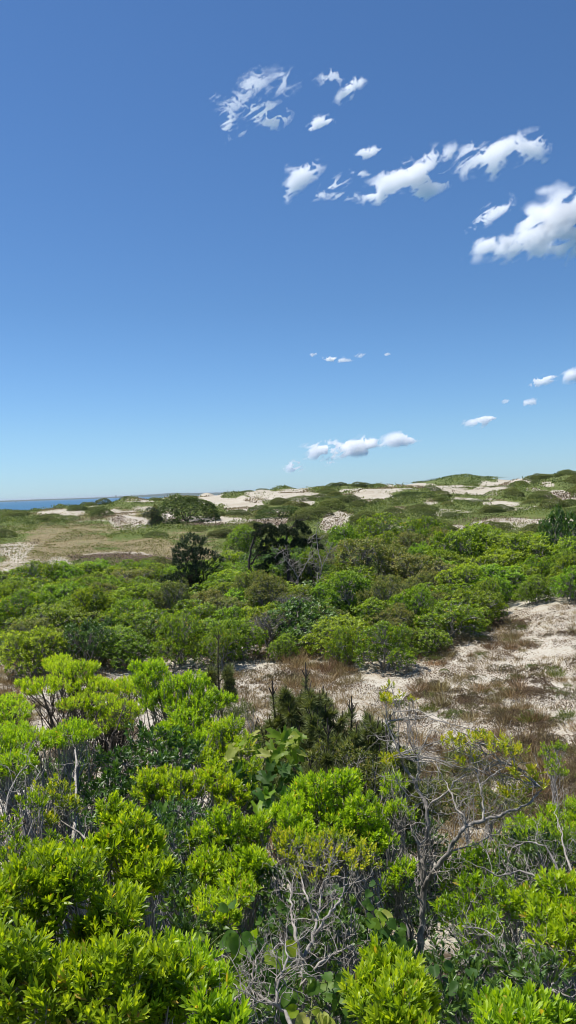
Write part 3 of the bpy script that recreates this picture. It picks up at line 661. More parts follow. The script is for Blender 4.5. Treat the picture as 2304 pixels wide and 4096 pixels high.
traced_tree('bare_twiggy_bush', 'leafless silver-twigged bush standing in the lower middle', 'shrub', 300, 3.7, [
  ([(300,1010,3.6),(301,985,3.7),(304,960,3.8),(313,935,3.9),(318,915,4.0),(321,895,4.1),(325,880,4.1)], .012, .004),
  ([(313,935,3.9),(325,918,3.9),(336,905,4.0),(344,890,4.1),(350,878,4.1)], .009, .003),
  ([(304,960,3.8),(297,940,3.8),(292,920,3.9),(291,900,4.0),(288,880,4.1)], .009, .003),
  ([(318,915,4.0),(308,900,4.0),(303,886,4.1),(300,872,4.2)], .007, .003),
  ([(301,985,3.7),(316,968,3.7),(330,955,3.8),(342,950,3.8),(352,945,3.8)], .007, .003)], 42, M_BARK, lv=2, kidlen=.17, kr=.35, every=2)
traced_tree('bare_twiggy_bush', 'fallen pale dead branches tangled at the bottom just right of the heart-leaved vine', 'shrub', 255, 3.0, [
  ([(300,1040,2.7),(284,1012,2.9),(272,1003,2.9),(255,992,3.0),(238,985,3.1),(222,975,3.1)], .008, .003),
  ([(276,1004,2.9),(278,985,2.95),(283,970,3.0),(288,955,3.1),(280,940,3.2)], .006, .003),
  ([(215,1010,2.9),(235,1000,3.0),(250,985,3.0),(255,965,3.1)], .006, .003)], 43, M_BARK, lv=2, kidlen=.13, kr=.4)
traced_tree('bare_twiggy_bush', 'tangle of grey curly twigs above the very bright right-edge bayberry', 'shrub', 530, 4.7, [
  ([(575,930,4.6),(560,895,4.8),(545,880,4.9),(520,872,5.0),(500,876,5.0),(484,868,5.0)], .010, .004),
  ([(560,895,4.8),(558,870,5.0),(548,850,5.1),(530,842,5.2),(512,848,5.2)], .008, .003),
  ([(575,880,4.9),(566,855,5.1),(562,835,5.3),(556,815,5.5)], .008, .003)], 44, M_BARK, lv=2, kidlen=.2, kr=.35, every=2)
traced_tree('bare_twiggy_bush', 'grey horizontal dead twigs low on the right under the green bayberry', 'shrub', 480, 3.9, [
  ([(520,1010,3.7),(505,975,3.9),(490,962,4.0),(470,955,4.0),(450,958,4.0)], .007, .003),
  ([(505,975,3.9),(500,945,4.1),(485,930,4.2),(462,926,4.3)], .006, .003),
  ([(500,1000,3.7),(520,985,3.8),(540,975,3.8)], .006, .003)], 45, M_BARK, lv=2, kidlen=.17, kr=.35)
traced_tree('bare_twiggy_bush', 'thicket of grey leafless stems at the left under the level-topped bayberry', 'shrub', 25, 5.3, [
  ([(15,900,5.0),(12,860,5.2),(5,820,5.5),(10,790,5.8),(22,770,6.2)], .010, .003),
  ([(40,900,5.0),(42,860,5.3),(30,825,5.6),(28,795,5.9),(40,772,6.3)], .010, .003),
  ([(75,890,5.2),(73,850,5.4),(76,815,5.8),(76,780,6.3),(75,750,6.9)], .015, .006),
  ([(95,900,5.0),(93,865,5.2),(84,838,5.5),(60,820,5.7)], .011, .003),
  ([(20,880,5.1),(-5,850,5.3),(-10,820,5.5)], .008, .003)], 46, M_BARK, lv=2, kidlen=.22, kr=.3, every=2)
traced_tree('bare_twiggy_bush', 'dark forked bare branches spreading against the sand under the flat-topped bayberry', 'shrub', 118, 7.9, [
  ([(112,810,7.9),(112,775,8.0),(110,745,8.2),(118,725,8.4),(125,705,8.7)], .020, .006),
  ([(112,775,8.0),(98,755,8.1),(82,738,8.4),(66,722,8.7),(52,706,9.0),(38,694,9.3)], .013, .004),
  ([(82,738,8.4),(74,722,8.7),(70,708,9.0)], .008, .003),
  ([(112,775,8.0),(122,752,8.2),(134,735,8.4),(145,722,8.6)], .014, .004),
  ([(110,745,8.2),(100,730,8.5),(95,715,8.8)], .009, .003),
  ([(55,770,8.0),(50,750,8.2),(58,735,8.4),(64,722,8.6)], .007, .003)], 47, M_BARKD, lv=2, kidlen=.3, kr=.35)

# ------------------------------------------------------------------ broad-leaved vines
def lobed(rng, lobes, n=17):
    """outline fan of a broad leaf: rows (across, along)"""
    a = np.linspace(-2.75, 2.75, n)
    if lobes: r = .52*(1+.30*np.cos(a*2.3)) * (1+.10*np.cos(a*9)) * (1-.10*np.abs(a)/2.75)
    else: r = .40+.13*np.cos(a)+.14*np.exp(-(a/.35)**2)
    return np.stack([r*np.sin(a), .42+r*np.cos(a)], -1)
def vine(name, label, px, d, spots, lobes, size, mat, seed, stems):
    rng = np.random.default_rng(seed); root = foot(px, d); o = empty(name, root); tag(o, label, 'vine')
    b = Buf(); sb = Buf(); n = 17
    for (lx, ly, ld, tn) in spots:
        c = np.array(at(lx, ly, ld)-root)
        L = size*rng.uniform(.7, 1.2)
        up_ = unit(np.array([rng.normal(0, .45), -.55+rng.normal(0, .4), .85]))
        D = unit(np.array([rng.normal(0, .9), -.5+rng.normal(0, .5), -.35+rng.normal(0, .35)]))
        D, S, N = frames(D[None], up_[None]); D, S, N = D[0], S[0], N[0]
        out_ = lobed(rng, lobes, n)
        fold = rng.uniform(.15, .5); cv = rng.uniform(.05, .45)
        rings = [np.zeros((1, 2))+[0, .02]]
        V = []
        for f in (.5, 1):
            q = np.array([0, .30])*(1-f)+out_*f
            z = fold*np.abs(q[:, 0]) - cv*q[:, 1]**2 + (.035*np.cos(np.arange(n)*1.6) if f == 1 else 0)
            V.append(c + L*(q[:, :1]*S + q[:, 1:]*D + z[:, None]*N))
        V = np.concatenate([c[None]+L*(.30*D-.03*N)[None]] + V)
        k = np.arange(n-1)
        b.add(V, np.stack([np.zeros(n-1, int), 1+k, 2+k], -1), tn)
        b.f.append(np.stack([1+k, 1+n+k, 2+n+k, 2+k], -1)+b.n-len(V)); b.m.append(np.zeros(n-1, np.int32))
        tgt = c - np.array([rng.normal(0, .05), -.05, L*1.2])
        tubes(sb, wiggle(rng, tgt[None], (c+L*.02*D)[None], 5, .08), np.array([[.0028, .0026, .0022, .002, .002]]), 5)
    for (pts, r0) in stems:
        P = np.array([at(*q)-root for q in pts], float); tubes(sb, P, np.linspace(r0, r0*.4, len(P)), 6)
    b.build('leaves', mat, o, True); sb.build('stems', M_GREENSTEM, o, True)
rv = np.random.default_rng(5)
def cloud_spots(boxes):
    o = []
    for (x0, x1, y0, y1, dd, n, t0, t1) in boxes:
        for k in range(n): o.append((rv.uniform(x0, x1), rv.uniform(y0, y1), dd+rv.uniform(-.15, .15), rv.uniform(t0, t1)))
    return o
vine('grape_vine', 'wild grape vine with large lobed leaves, bright on top, in the middle of the shrubs', 270, 6.4,
  cloud_spots([(258,300,728,755,6.9,36,.6,.97),(234,256,733,758,6.9,7,.75,.98),(240,300,758,795,6.7,44,.1,.7),(285,302,745,760,6.7,5,.7,.95)]), True, .105, M_VINE, 51,
  [([(262,840,6.3),(266,800,6.6),(262,770,6.8),(270,740,7.0),(280,725,7.0)], .008),([(266,800,6.6),(245,775,6.8),(238,750,6.9)], .005),([(266,800,6.6),(288,775,6.7),(298,750,6.8)], .005)])
vine('grape_vine', 'few wild grape leaves catching light in the shade left of the central mound', 225, 5.4,
  cloud_spots([(205,235,812,835,5.8,9,.1,.6),(255,290,785,812,6.1,10,.3,.8),(150,175,800,830,5.9,5,.2,.6)]), True, .10, M_VINE, 52,
  [([(235,880,5.2),(228,850,5.5),(218,825,5.8)], .004)])
vine('poison_ivy_vine', 'heart-leaved vine with drooping leaves above the fallen pale branches', 240, 3.1,
  cloud_spots([(222,265,932,955,3.4,16,.2,.8),(176,200,935,955,3.5,9,.1,.6),(240,264,958,985,3.2,7,.1,.9),(200,218,960,975,3.2,6,.3,.9),(276,292,938,955,3.5,6,.4,.9),(225,250,960,975,3.25,5,.1,.4)]), False, .085, M_VINE, 53,
  [([(250,1020,3.0),(245,980,3.2),(235,955,3.3),(230,935,3.4)], .004),([(245,980,3.2),(262,965,3.2),(284,945,3.4)], .003),([(235,955,3.3),(205,965,3.2)], .003)])
vine('poison_ivy_vine', 'arching vine leaves at the foot of the bare grey trunk', 385, 4.0,
  cloud_spots([(366,400,918,945,4.5,22,.2,.7),(385,412,935,958,4.2,10,.1,.6),(372,385,905,925,4.6,5,.6,.9)]), False, .085, M_VINE, 54,
  [([(392,1000,3.9),(390,960,4.2),(384,935,4.4),(378,915,4.5)], .005)])
vine('poison_ivy_vine', 'scattered rounded leaves low in the middle beside the twiggy bush', 320, 3.3,
  cloud_spots([(285,350,965,1020,3.4,30,.1,.6),(215,290,895,930,4.2,14,.1,.5),(330,375,880,930,4.6,18,.1,.5),(420,470,960,1015,3.6,22,.1,.5),(300,330,1000,1024,3.2,5,.8,.95)]), False, .06, M_VINE, 55,
  [([(310,1040,3.3),(312,1000,3.4),(305,970,3.6)], .003)])
# ------------------------------------------------------------------ shrubs of the thicket: a few grown once, then set out one by one
def mid_shrub(name, seed, R_=1.0, H=1.3, nb=6, mat=None, leaf=('flat', .085, .040, 6), dens=85, k=8, t=(.2, 1.0), bark=M_BARK, fill=.2, up=.8, open_=False, twigs=14, lump=.2):
    rng = np.random.default_rng(seed)
    blobs = []
    for q in range(nb):
        a = q/nb*6.28+rng.uniform(-.4, .4); rr_ = rng.uniform(.25, .62)*R_ if q else 0
        rx = rng.uniform(.34, .5)*R_; hz = H*(rng.uniform(.5, .74) if q else .72)
        blobs.append((rr_*math.cos(a), rr_*math.sin(a), hz, rx, min(rx*.85, hz*.8)))
    if not open_:
        for q in range(nb):
            a = rng.uniform(0, 6.28); rr_ = rng.uniform(.45, .75)*R_
            blobs.append((rr_*math.cos(a), rr_*math.sin(a), H*.30, R_*.42, H*.30))
    o = empty(name); o['_p'] = 1; del o['_p']
    sb = sub_blobs(rng, blobs, k, (.3, .46))
    P, D = blob_points(rng, sb, dens, -.45, lump, 4); ok = P[:, 2] > .03; P, D = P[ok], D[ok]
    b = Buf(); tm, L, W, nl = leaf
    shoots(b, rng, P, D, nl, L, W, tm, t[0], t[1], up=up, spread=(1.35, .75), slen=.05, tj=.16)
    n = int(len(P)*fill); ii = rng.integers(0, len(P), n); s = rng.uniform(.4, .85, n)[:, None]
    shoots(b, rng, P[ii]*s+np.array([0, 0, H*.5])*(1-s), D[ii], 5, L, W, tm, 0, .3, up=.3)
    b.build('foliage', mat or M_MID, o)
    woody(rng, blobs, (0, 0, 0), P[rng.choice(len(P), min(len(P), twigs*nb))], .022*R_, twigr=.006, splay=.1*R_).build('stems', bark, o, True)
    return o
MP = [mid_shrub('bayberry_shrub', 100+q, 1.0, [1.2, 1.35, 1.1, 1.3][q], 6) for q in range(4)]
MB = [mid_shrub('bayberry_shrub', 110+q, 1.0, 1.3, 6, M_BAY, t=(.05, .62), leaf=('flat', .08, .034, 6)) for q in range(2)]
MO = [mid_shrub('beach_plum_shrub', 120+q, 1.0, 1.45, 6, M_OLIVE, dens=105, k=7, open_=True, twigs=14, leaf=('flat', .075, .034, 6)) for q in range(2)]
MG = [mid_shrub('greenbrier_shrub', 130, 1.0, 1.1, 6, M_GLOSS, t=(.1, 1), dens=60, leaf=('flat', .08, .05, 6), up=.4)]
ML = [mid_shrub('beach_plum_shrub', 140, 1.0, 1.2, 6, M_OLIVE, dens=16, k=5, open_=True, twigs=90, leaf=('flat', .07, .03, 5), fill=0)]
rs = np.random.default_rng(77)
taken = []
def pct(p):
    me = [c.data for c in p.children if c.name.startswith('foliage')][0]; a = np.empty(len(me.vertices)*3, np.float32); me.vertices.foreach_get('co', a)
    return float(np.percentile(a[2::3], 96))
def big(px, py_top, d, wpx, proto, label, cat='shrub', group=None, dw=1.0, base_d=None, squash=None):
    """one shrub by the column it stands in, the height its top reaches, its distance and its width"""
    f = foot(px, d); topz = at(px, py_top, d).z; H = max(.3, topz-f.z); W = wpx/F*d/2
    p = proto; ph = p.get('_h') or pct(p)
    p['_h'] = ph
    o = place(p, f-Vector((0, 0, .05*H)), rs.uniform(0, 6.28), (W/1.02, W*dw/1.02, H/ph*1.05), label, cat, group)
    taken.append((f.x, f.y, W*.8)); return o
G1 = 'bayberry shrubs grown together in the thicket'
# named ones first (column, top, distance, width in px)
big(382, 625, 25.5, 66, MB[0], 'round bright shrub bulging over dark shade at the front of the thicket, above the sand')
big(340, 630, 26, 40, MB[1], 'smaller bright shrub touching the left side of the round front bulge')
big(277, 637, 27.5, 36, MP[0], 'low shrub by itself at the inner corner of the sand strip')
big(213, 630, 26.5, 50, MB[1], 'round bright-capped shrub at the left end of the sand strip')
big(372, 540, 40, 96, MO[0], 'large olive-grey bushy shrub with brownish twigs showing, highest in the thicket')
big(418, 556, 39, 80, MO[1], 'olive shrub sloping down right of the large olive-grey one')
big(345, 572, 37, 70, MP[1], 'dark green shrub in front of the large olive-grey one')
big(455, 586, 35, 60, MB[0], 'bright green shrub where the thicket narrows above the bare slope')
big(395, 590, 34, 80, MO[0], 'broad olive shrub in the middle front row of the thicket')
big(470, 530, 46, 84, MP[2], 'big rounded dense green shrub rising left in the right-hand group')
big(515, 538, 44, 90, MP[3], 'big rounded dense green shrub filling the middle of the right-hand group')
big(450, 553, 43, 60, MP[0], 'green shrub stepping down at the left foot of the right-hand group')
big(545, 560, 42, 50, MP[1], 'green shrub at the right foot of the right-hand group')
big(560, 514, 47, 50, MG[0], 'dark tall shrub at the right edge standing higher than its neighbours')
big(575, 545, 44, 40, MG[0], 'dark shrub on the right edge below the tallest dark one')
big(562, 590, 36, 50, MG[0], 'low dark shrub at the right edge bordering the white sand')
big(520, 596, 37, 50, MP[2], 'low green shrub at the top of the dry sand slope')
big(376, 517, 58, 64, MB[0], 'bright feathery shrub standing behind the large olive-grey one')
big(425, 519, 60, 50, MB[1], 'bright shrub behind, reaching toward the right-hand group over bare sand')
big(345, 527, 56, 44, MP[3], 'bright shrub just right of the dead pine branches')
big(240, 528, 62, 44, MP[0], 'small green shrub left of the dark windswept pine')
big(226, 575, 44, 44, MB[0], 'light green shrub between the dark cedar and the windswept pine')
big(262, 588, 40, 34, MB[1], 'bright-topped shrub at the foot of the windswept pine')
# regions of the thicket: (test, prototypes, size range, height range, label)
def zone(px, d):
    fr = np.interp(px, [-40, 15, 60, 235, 262, 300, 330, 415, 432, 470, 500, 640], [33, 28, 23.8, 23.5, 28, 28.5, 24.5, 24.5, 27, 31, 34, 35])
    bk = np.interp(px, [-40, 60, 120, 240, 300, 640], [42, 44, 47, 50, 56, 58])
    return fr < d < bk
for (kx, kd, kr_) in ((191, 41, 2.0), (190, 37.5, 1.3), (270, 42, 1.8), (290, 42, 1.8), (310, 41, 1.6), (300, 38.5, 1.2), (275, 39, 1.2)):
    f = foot(kx, kd); taken.append((f.x, f.y, kr_))
cand = []
for q in range(6000):
    px = rs.uniform(-45, 620); d = math.sqrt(rs.uniform(27**2, 58**2))
    if zone(px, d): cand.append((px, d))
nthick = 0
for (px, d) in cand:
    f = foot(px, d)
    if any((f.x-a)**2+(f.y-b_)**2 < (max(r, .75)*.62+.62)**2 for a, b_, r in taken): continue
    if nthick > 270: break
    nthick += 1
    r = rs.random(); left = px < 240
    if left:
        pr = MP[rs.integers(4)] if r < .62 else MB[rs.integers(2)] if r < .82 else MO[rs.integers(2)] if r < .95 else MG[0]
        lab = 'low rounded shrub packed into the left half of the thicket'; grp = 'low shrubs in the left half of the thicket'
    elif px < 335:
        pr = MP[rs.integers(4)] if r < .5 else MO[rs.integers(2)] if r < .7 else MG[0] if r < .93 else ML[0]
        lab = 'dark tangled shrub below the windswept pine in the thicket'; grp = 'dark shrubs below the windswept pine'
    elif px < 440:
        pr = MP[rs.integers(4)] if r < .5 else MO[rs.integers(2)] if r < .85 else MB[rs.integers(2)]
        lab = 'mixed green shrub crowding round the large olive-grey one'; grp = 'mixed shrubs around the large olive one'
    else:
        pr = MP[rs.integers(4)] if r < .7 else MB[rs.integers(2)] if r < .85 else MG[0]
        lab = 'dense green shrub crowded between the big rounded ones on the right'; grp = 'shrubs between the big rounded ones on the right'
    cat = 'shrub'
    s = rs.choice([.85, 1.05, 1.25, 1.5])*rs.uniform(.9, 1.1); hz = rs.uniform(.6, .9) if s > 1.35 else rs.uniform(.75, 1.3); sy_ = s*rs.uniform(.65, 1.3); hz0 = rs.uniform(.8, 1.1)*(1.0 if left else 1.12)*(1+.006*(d-30))
    place(pr, f-Vector((0, 0, .06)), rs.uniform(0, 6.28), (s, sy_, s*hz*(1 if left else 1.15)), lab, cat, grp); taken.append((f.x, f.y, s*.8))
for nm_, (px, d, s) in {'a': (258, 33, .8), 'b': (300, 34, .9), 'c': (240, 30.5, .7)}.items():
    place(ML[0], foot(px, d), rs.uniform(0, 6), s, 'nearly leafless grey-twigged shrub in the dark thicket front left of the round bulge', 'shrub', 'leafless shrubs at the thicket front')

# ------------------------------------------------------------------ dark cedar, windswept pine, pine sapling
rc = np.random.default_rng(31)
def cedar(name, seed, H=2.2, W=1.6):
    rng = np.random.default_rng(seed); o = empty(name); blobs = []
    for q in range(16):
        z = rng.uniform(.1, .9); rr_ = W*.5*(1-z**1.6)*rng.uniform(.5, 1); a = rng.uniform(0, 6.28)
        blobs.append((rr_*math.cos(a), rr_*math.sin(a), z*H, .26*W*(1.2-z*.5), .3*H*(1.1-z*.5)*.6))
    P, D = blob_points(rng, sub_blobs(rng, blobs, 6), 110, -.4, .25, 4); ok = P[:, 2] > .05; P, D = P[ok], D[ok]
    b = Buf(); shoots(b, rng, P, D, 6, .11, .028, 'flat', .1, .9, up=.7, spread=(.8, .2), slen=.10, tj=.2); b.build('foliage', M_CEDAR, o)
    tb = Buf(); z = np.linspace(0, H*.85, 8); tubes(tb, np.stack([.06*np.sin(z*2), .05*np.cos(z*3), z], -1), np.linspace(.07, .015, 8), 7); tb.build('trunk', M_BARKD, o, True)
    woody(rng, blobs, (0, 0, .2), P[:60], .02).build('branches', M_BARKD, o, True)
    return o
cd = cedar('cedar_tree', 61)
f = foot(191, 41); place(cd, f, .4, (2.05, 1.8, 1.5), 'dark dense cedar rising like a blackish dome out of the left thicket', 'tree')
f = foot(151, 104); place(cd, f, 2, (1.9, 1.6, 1.15), 'small dark cedar standing on the pale sand beside the big domed bush', 'tree')
f = foot(216, 41); place(cd, f, 2.8, (.5, .5, .62), 'tiny dark cedar tip at the right foot of the dark domed cedar', 'tree')
def windswept():
    rng = np.random.default_rng(62); d0 = 43; root = foot(254, d0); o = empty('pine_tree', root)
    tag(o, 'dark windswept pine with crooked trunks and its needles blown to the right', 'tree')
    tb = Buf(); bb = Buf(); outs = []
    limbs = [([(252,612,43),(250,585,43),(249,565,43),(251,548,43),(256,534,43),(263,526,43)], .09, .03), ([(251,565,43),(256,556,43),(266,552,43),(276,556,43)], .05, .02),
             ([(290,612,43),(288,585,43),(288,560,43),(286,540,43.5),(291,528,44),(300,520,44)], .09, .03), ([(310,612,43),(312,590,43),(313,568,43),(312,552,43)], .08, .03)]
    for li, (pts, r0, r1) in enumerate(limbs):
        P = np.array([at(*q)-root for q in pts]); n = len(P)*3; t = np.linspace(0, len(P)-1, n); ii = np.clip(t.astype(int), 0, len(P)-2); fr_ = (t-ii)[:, None]
        Q = P[ii]*(1-fr_)+P[ii+1]*fr_ + rng.normal(0, .02, (n, 3)); tubes(tb, Q, np.linspace(r0, r1, n), 7)
        for q in range(2, n): grow(rng, outs, Q[q], np.array([.75, rng.normal(0, .6), .25]), .5, .018, 1, .35, .12)
    flush(bb, outs)
    blobs = []
    for (x, y, dd, r) in [(258,535,43,8),(266,530,43,10),(276,534,43,11),(270,545,43,12),(262,552,43,10),(281,545,43,9),(284,556,43,9),(273,562,43,10),(292,535,43.6,10),(300,527,44,9),(306,532,44,8),(296,545,43.6,10),(306,545,44,9),(262,568,43,8),(290,566,43.4,8),(315,540,44,6),(320,548,44,6),(257,528,43,6),(282,528,43.5,6),(268,578,43,9)]:
        c = at(x, y, dd)-root; r_ = r/F*dd*.75; blobs.append((c.x, c.y, c.z, r_, r_*.9))
    P, D = blob_points(rng, sub_blobs(rng, blobs, 5), 200, -.4, .3, 4)
    b = Buf(); shoots(b, rng, P, D*.3+np.array([.8, 0, .1]), 8, .13, .028, 'flat', .0, .9, up=.35, spread=(.9, .2), slen=.1, tj=.25); b.build('foliage', M_CEDAR, o)
    tb.build('trunk', M_BARKD, o, True); bb.build('branches', M_BARKD, o, True)
windswept()
def dead_tree():
    rng = np.random.default_rng(63); root = foot(298, 41); o = empty('dead_tree', root)
    tag(o, 'bleached dead branches of a fallen tree in front of the windswept pine', 'tree'); tb = Buf(); bb = Buf(); outs = []
    for li, (pts, r0) in enumerate([([(297,612,41),(297,595,41),(298,578,41),(305,566,41),(312,556,41)], .05), ([(298,578,41),(291,567,41),(284,558,41),(283,549,41)], .03), ([(312,600,41),(318,585,41),(322,568,41),(317,545,41.5),(316,530,41.5)], .04),
       ([(297,595,41),(310,592,41),(322,585,41),(330,590,41),(343,593,41)], .03), ([(297,595,41),(285,592,41),(276,598,41)], .03), ([(322,568,41),(328,555,41),(333,542,41)], .03)]):
        P = np.array([at(*q)-root for q in pts]); n = len(P)*3; t = np.linspace(0, len(P)-1, n); ii = np.clip(t.astype(int), 0, len(P)-2); fr_ = (t-ii)[:, None]
        Q = P[ii]*(1-fr_)+P[ii+1]*fr_ + rng.normal(0, .02, (n, 3)); tubes(tb if li == 0 else bb, Q, np.linspace(r0, r0*.4, n), 6)
        for q in range(2, n, 1): grow(rng, outs, Q[q], rng.normal(0, 1, 3)+[0, -.3, .4], .45, .016, 2, .35, .08)
    flush(bb, outs); tb.build('trunk', M_TWIG, o, True); bb.build('branches', M_TWIG, o, True)
dead_tree()
def pine_sapling(px, d, top, label, seed, spread, nbr, leader=True, dense=1.0):
    rng = np.random.default_rng(seed); root = foot(px, d); o = empty('pine_sapling', root); tag(o, label, 'tree')
    H = at(px, top, d).z-root.z; tb = Buf(); nb_ = Buf(); cb = tb  # candle shoots and side branches are built into the trunk mesh as separate pieces
    z = np.linspace(0, H, 9); T = np.stack([.04*np.sin(z*2+seed), .03*np.cos(z*2), z], -1); tubes(tb, T, np.linspace(.04, .011, 9), 7)
    tips = []
    for q in range(nbr):
        zf = rng.uniform(.12, .8); a = rng.uniform(0, 6.28); L_ = spread*(1.15-zf)*rng.uniform(.6, 1.1)
        s = np.array([.04*math.sin(zf*H*2+seed), .03*math.cos(zf*H*2), zf*H]); dv = np.array([math.cos(a), math.sin(a), rng.uniform(.35, .9)]); dv /= np.linalg.norm(dv)
        e = s+dv*L_; Pp = wiggle(rng, s[None], e[None], 7, .03); Pp[0, :, 2] += np.linspace(0, 1, 7)**2*.12*L_
        tubes(tb, Pp, np.linspace(.013, .006, 7)[None], 5); tips.append((Pp[0], L_))
        for k in range(3):
            i_ = rng.integers(3, 6); e2 = Pp[0, i_]+(dv+rng.normal(0, .5, 3))*L_*.35+[0, 0, .08*L_]
            P2 = wiggle(rng, Pp[0, i_][None], e2[None], 5, .04); tubes(tb, P2, np.linspace(.008, .004, 5)[None], 4); tips.append((P2[0], L_*.4))
    for (Pl, L_) in tips:      # needles in tufts along the outer part of every branch, candles at the tips
        n = int(230*dense); t = rng.uniform(.35, 1, n)*(len(Pl)-1); ii = np.clip(t.astype(int), 0, len(Pl)-2); fr_ = (t-ii)[:, None]
        Q = Pl[ii]*(1-fr_)+Pl[ii+1]*fr_; ax = unit(Pl[-1]-Pl[-2])
        dd = unit(ax*.8+rng.normal(0, .75, (n, 3)))
        leaves(nb_, Q, dd, rng.normal(0, 1, (n, 3)), rng.uniform(.08, .14, n), .009, 'flat', np.clip(rng.normal(.5, .25, n), 0, 1))
        for k in range(rng.integers(1, 3)):
            e = Pl[-1]+np.array([rng.normal(0, .02), rng.normal(0, .02), rng.uniform(.06, .16)]); tubes(cb, np.array([Pl[-1]+rng.normal(0, .008, 3), e]), np.array([.009, .005]), 5)
    for k in range(5):
        a = k*1.25; e = T[-1]+np.array([.06*math.cos(a), .06*math.sin(a), .10]); tubes(cb, np.array([T[-1], e]), np.array([.008, .005]), 5)
    tubes(cb, np.array([T[-1], T[-1]+np.array([0, 0, .2])]), np.array([.011, .006]), 5)
    n = 500; tt = rng.uniform(.55, 1, n)*H; dd = unit(np.c_[rng.normal(0, .7, (n, 2)), np.full(n, .55)])
    leaves(nb_, np.stack([.04*np.sin(tt*2+seed), .03*np.cos(tt*2), tt], -1), dd, rng.normal(0, 1, (n, 3)), .09, .0075, 'flat', np.clip(rng.normal(.4, .25, n), 0, 1))
    tb.build('trunk', M_BARKD, o, True); nb_.build('needles', M_PINE, o)
pine_sapling(301, 10.2, 678, 'young pitch pine with a bare upright leader in front of the sand strip', 64, 1.0, 40)
pine_sapling(345, 9.6, 712, 'bushy young pine right of the one with the tall leader', 65, 1.1, 46)
pine_sapling(318, 9.0, 735, 'low young pine between the grape vine and the central mound peak', 66, .9, 36)
pine_sapling(375, 9.2, 742, 'low pine branches behind the left limbs of the bare grey tree', 67, .8, 30)
pine_sapling(266, 10.5, 695, 'thin dark sapling on the sand strip left of the tall-leader pine', 68, .4, 14)
pine_sapling(214, 14.5, 641, 'blue-grey spindly sapling in front of the round bright-capped shrub', 69, .6, 18)
near_shrub('bayberry_shrub', 'tiny yellow-green sprout above the bare grey tree against the thicket shade', 'shrub', 388, 9.6,
   [(388,690,10.4,7,.9),(400,697,10.4,5,.8),(413,700,10.4,4,.8)], ('fold',.06,.018,8,M_YEL), 130, 20, seed=70, t=(.4,1.0), fill=0, k=0, r0=.006)
near_shrub('grey_sage_shrub', 'dark fine-leaved grey-green shrub left of the yellowed grape leaves', 'shrub', 238, 9.0,
   [(232,722,9.6,16,.8),(245,712,9.9,12,.9),(225,712,9.8,10,.9)], ('flat',.05,.008,12,M_PINE), 200, 20, seed=71, t=(.0,.6), fill=.2)
near_shrub('rose_shrub', 'isolated green shrub with small pale flowers on the dry slope at the right', 'shrub', 552, 11.8,
   [(547,753,12.6,8,.9),(558,750,12.6,8,.9),(552,764,12.2,10,.8),(560,774,12.0,8,.8)], ('flat',.05,.022,8,M_MID), 130, 20, seed=72, t=(.2,.9), fill=.2)

# ------------------------------------------------------------------ tussocks and heather cushions on the sand
def tussock(name, seed, n, H, W, mat, t, bl=.014):
    rng = np.random.default_rng(seed); o_ = Buf()
    r = W*.5*np.sqrt(rng.uniform(0, 1, n)); a = rng.uniform(0, 6.28, n); P = np.stack([r*np.cos(a), r*np.sin(a), np.zeros(n)], -1)
    D = unit(np.stack([np.cos(a)*r/W*1.6+rng.normal(0, .3, n), np.sin(a)*r/W*1.6+rng.normal(0, .3, n), np.full(n, .9)], -1))
    leaves(o_, P, D, rng.normal(0, 1, (n, 3)), H*rng.uniform(.5, 1.1, n), bl, 'fold', np.clip(rng.uniform(*t, n), 0, 1), rng.uniform(0, .5, n))
    return o_.build(name, mat)
def cushion(name, seed, W, H, mat, t, n=1500):
    rng = np.random.default_rng(seed)
    blobs = [(rng.normal(0, W*.25), rng.normal(0, W*.25), H*.1, W*rng.uniform(.22, .4), H*rng.uniform(.6, 1)) for q in range(5)]
    P, D = blob_points(rng, blobs, n/6/W, -.02, .25, 8, .9); b = Buf()
    shoots(b, rng, P, D, 6, .05, .014, 'flat', t[0], t[1], up=.5, slen=.04, tj=.2); return b.build(name, mat)
TU = [tussock('grass_tussock', 200+q, 130, [.38, .5, .3][q], [.3, .35, .4][q], M_TUFT, (.1, 1)) for q in range(3)]
TO = [tussock('green_grass_tussock', 210, 120, .35, .35, M_OLIVE, (.2, 1))]
CU = [cushion('beach_heather', 220+q, [.8, .6, 1.0][q], [.20, .16, .22][q], M_HEATH, (0, .9)) for q in range(3)]
CG = [cushion('beach_heather', 230, .7, .2, M_OLIVE, (.0, .6))]
def onsand(px, py):
    # solve the ground under a place in the view
    r = ray(px, py); dd = np.linspace(8, 60, 130); g_ = ground(r.x*dd, r.y*dd); k = int(np.argmax(CZ+r.z*dd < g_)); md = float(dd[k])
    return Vector((r.x*md, r.y*md, float(g_[k])))
cnt = {}
def sprinkle(n, box, protos, wts, size, lab, cat, group, seed, dens_fn=None):
    rng = np.random.default_rng(seed); k = 0; tries = 0
    while k < n and tries < n*20:
        tries += 1
        px = rng.uniform(box[0], box[1]); py = rng.uniform(box[2], box[3])
        if py < np.interp(px, [400, 420, 470, 500, 576], [690, 672, 630, 615, 612]) and px > 360: continue
        p_ = onsand(px, py)
        if dens_fn and rng.random() > dens_fn(px, py, p_): continue
        pr = protos[rng.choice(len(protos), p=wts)]; s = rng.uniform(*size)
        place(pr, p_-Vector((0, 0, .02)), rng.uniform(0, 6.28), (s, s, s*rng.uniform(.8, 1.15)), lab, cat, group); k += 1
patch = lambda px, py, p_: float(np.clip((vnoise([np.array([p_.x/1.3]), np.array([p_.y/1.3])], 5)[0]-.12)*1.5, .12, 1))*(.25 if (py < 650 and px > 535) else 1)
sprinkle(300, (400, 600, 615, 830), CU+CG, [.3, .27, .25, .18], (.28, .8), 'brown heather cushion dotted over the dry sand slope at the right', 'heather', 'heather cushions on the right slope', 301, patch)
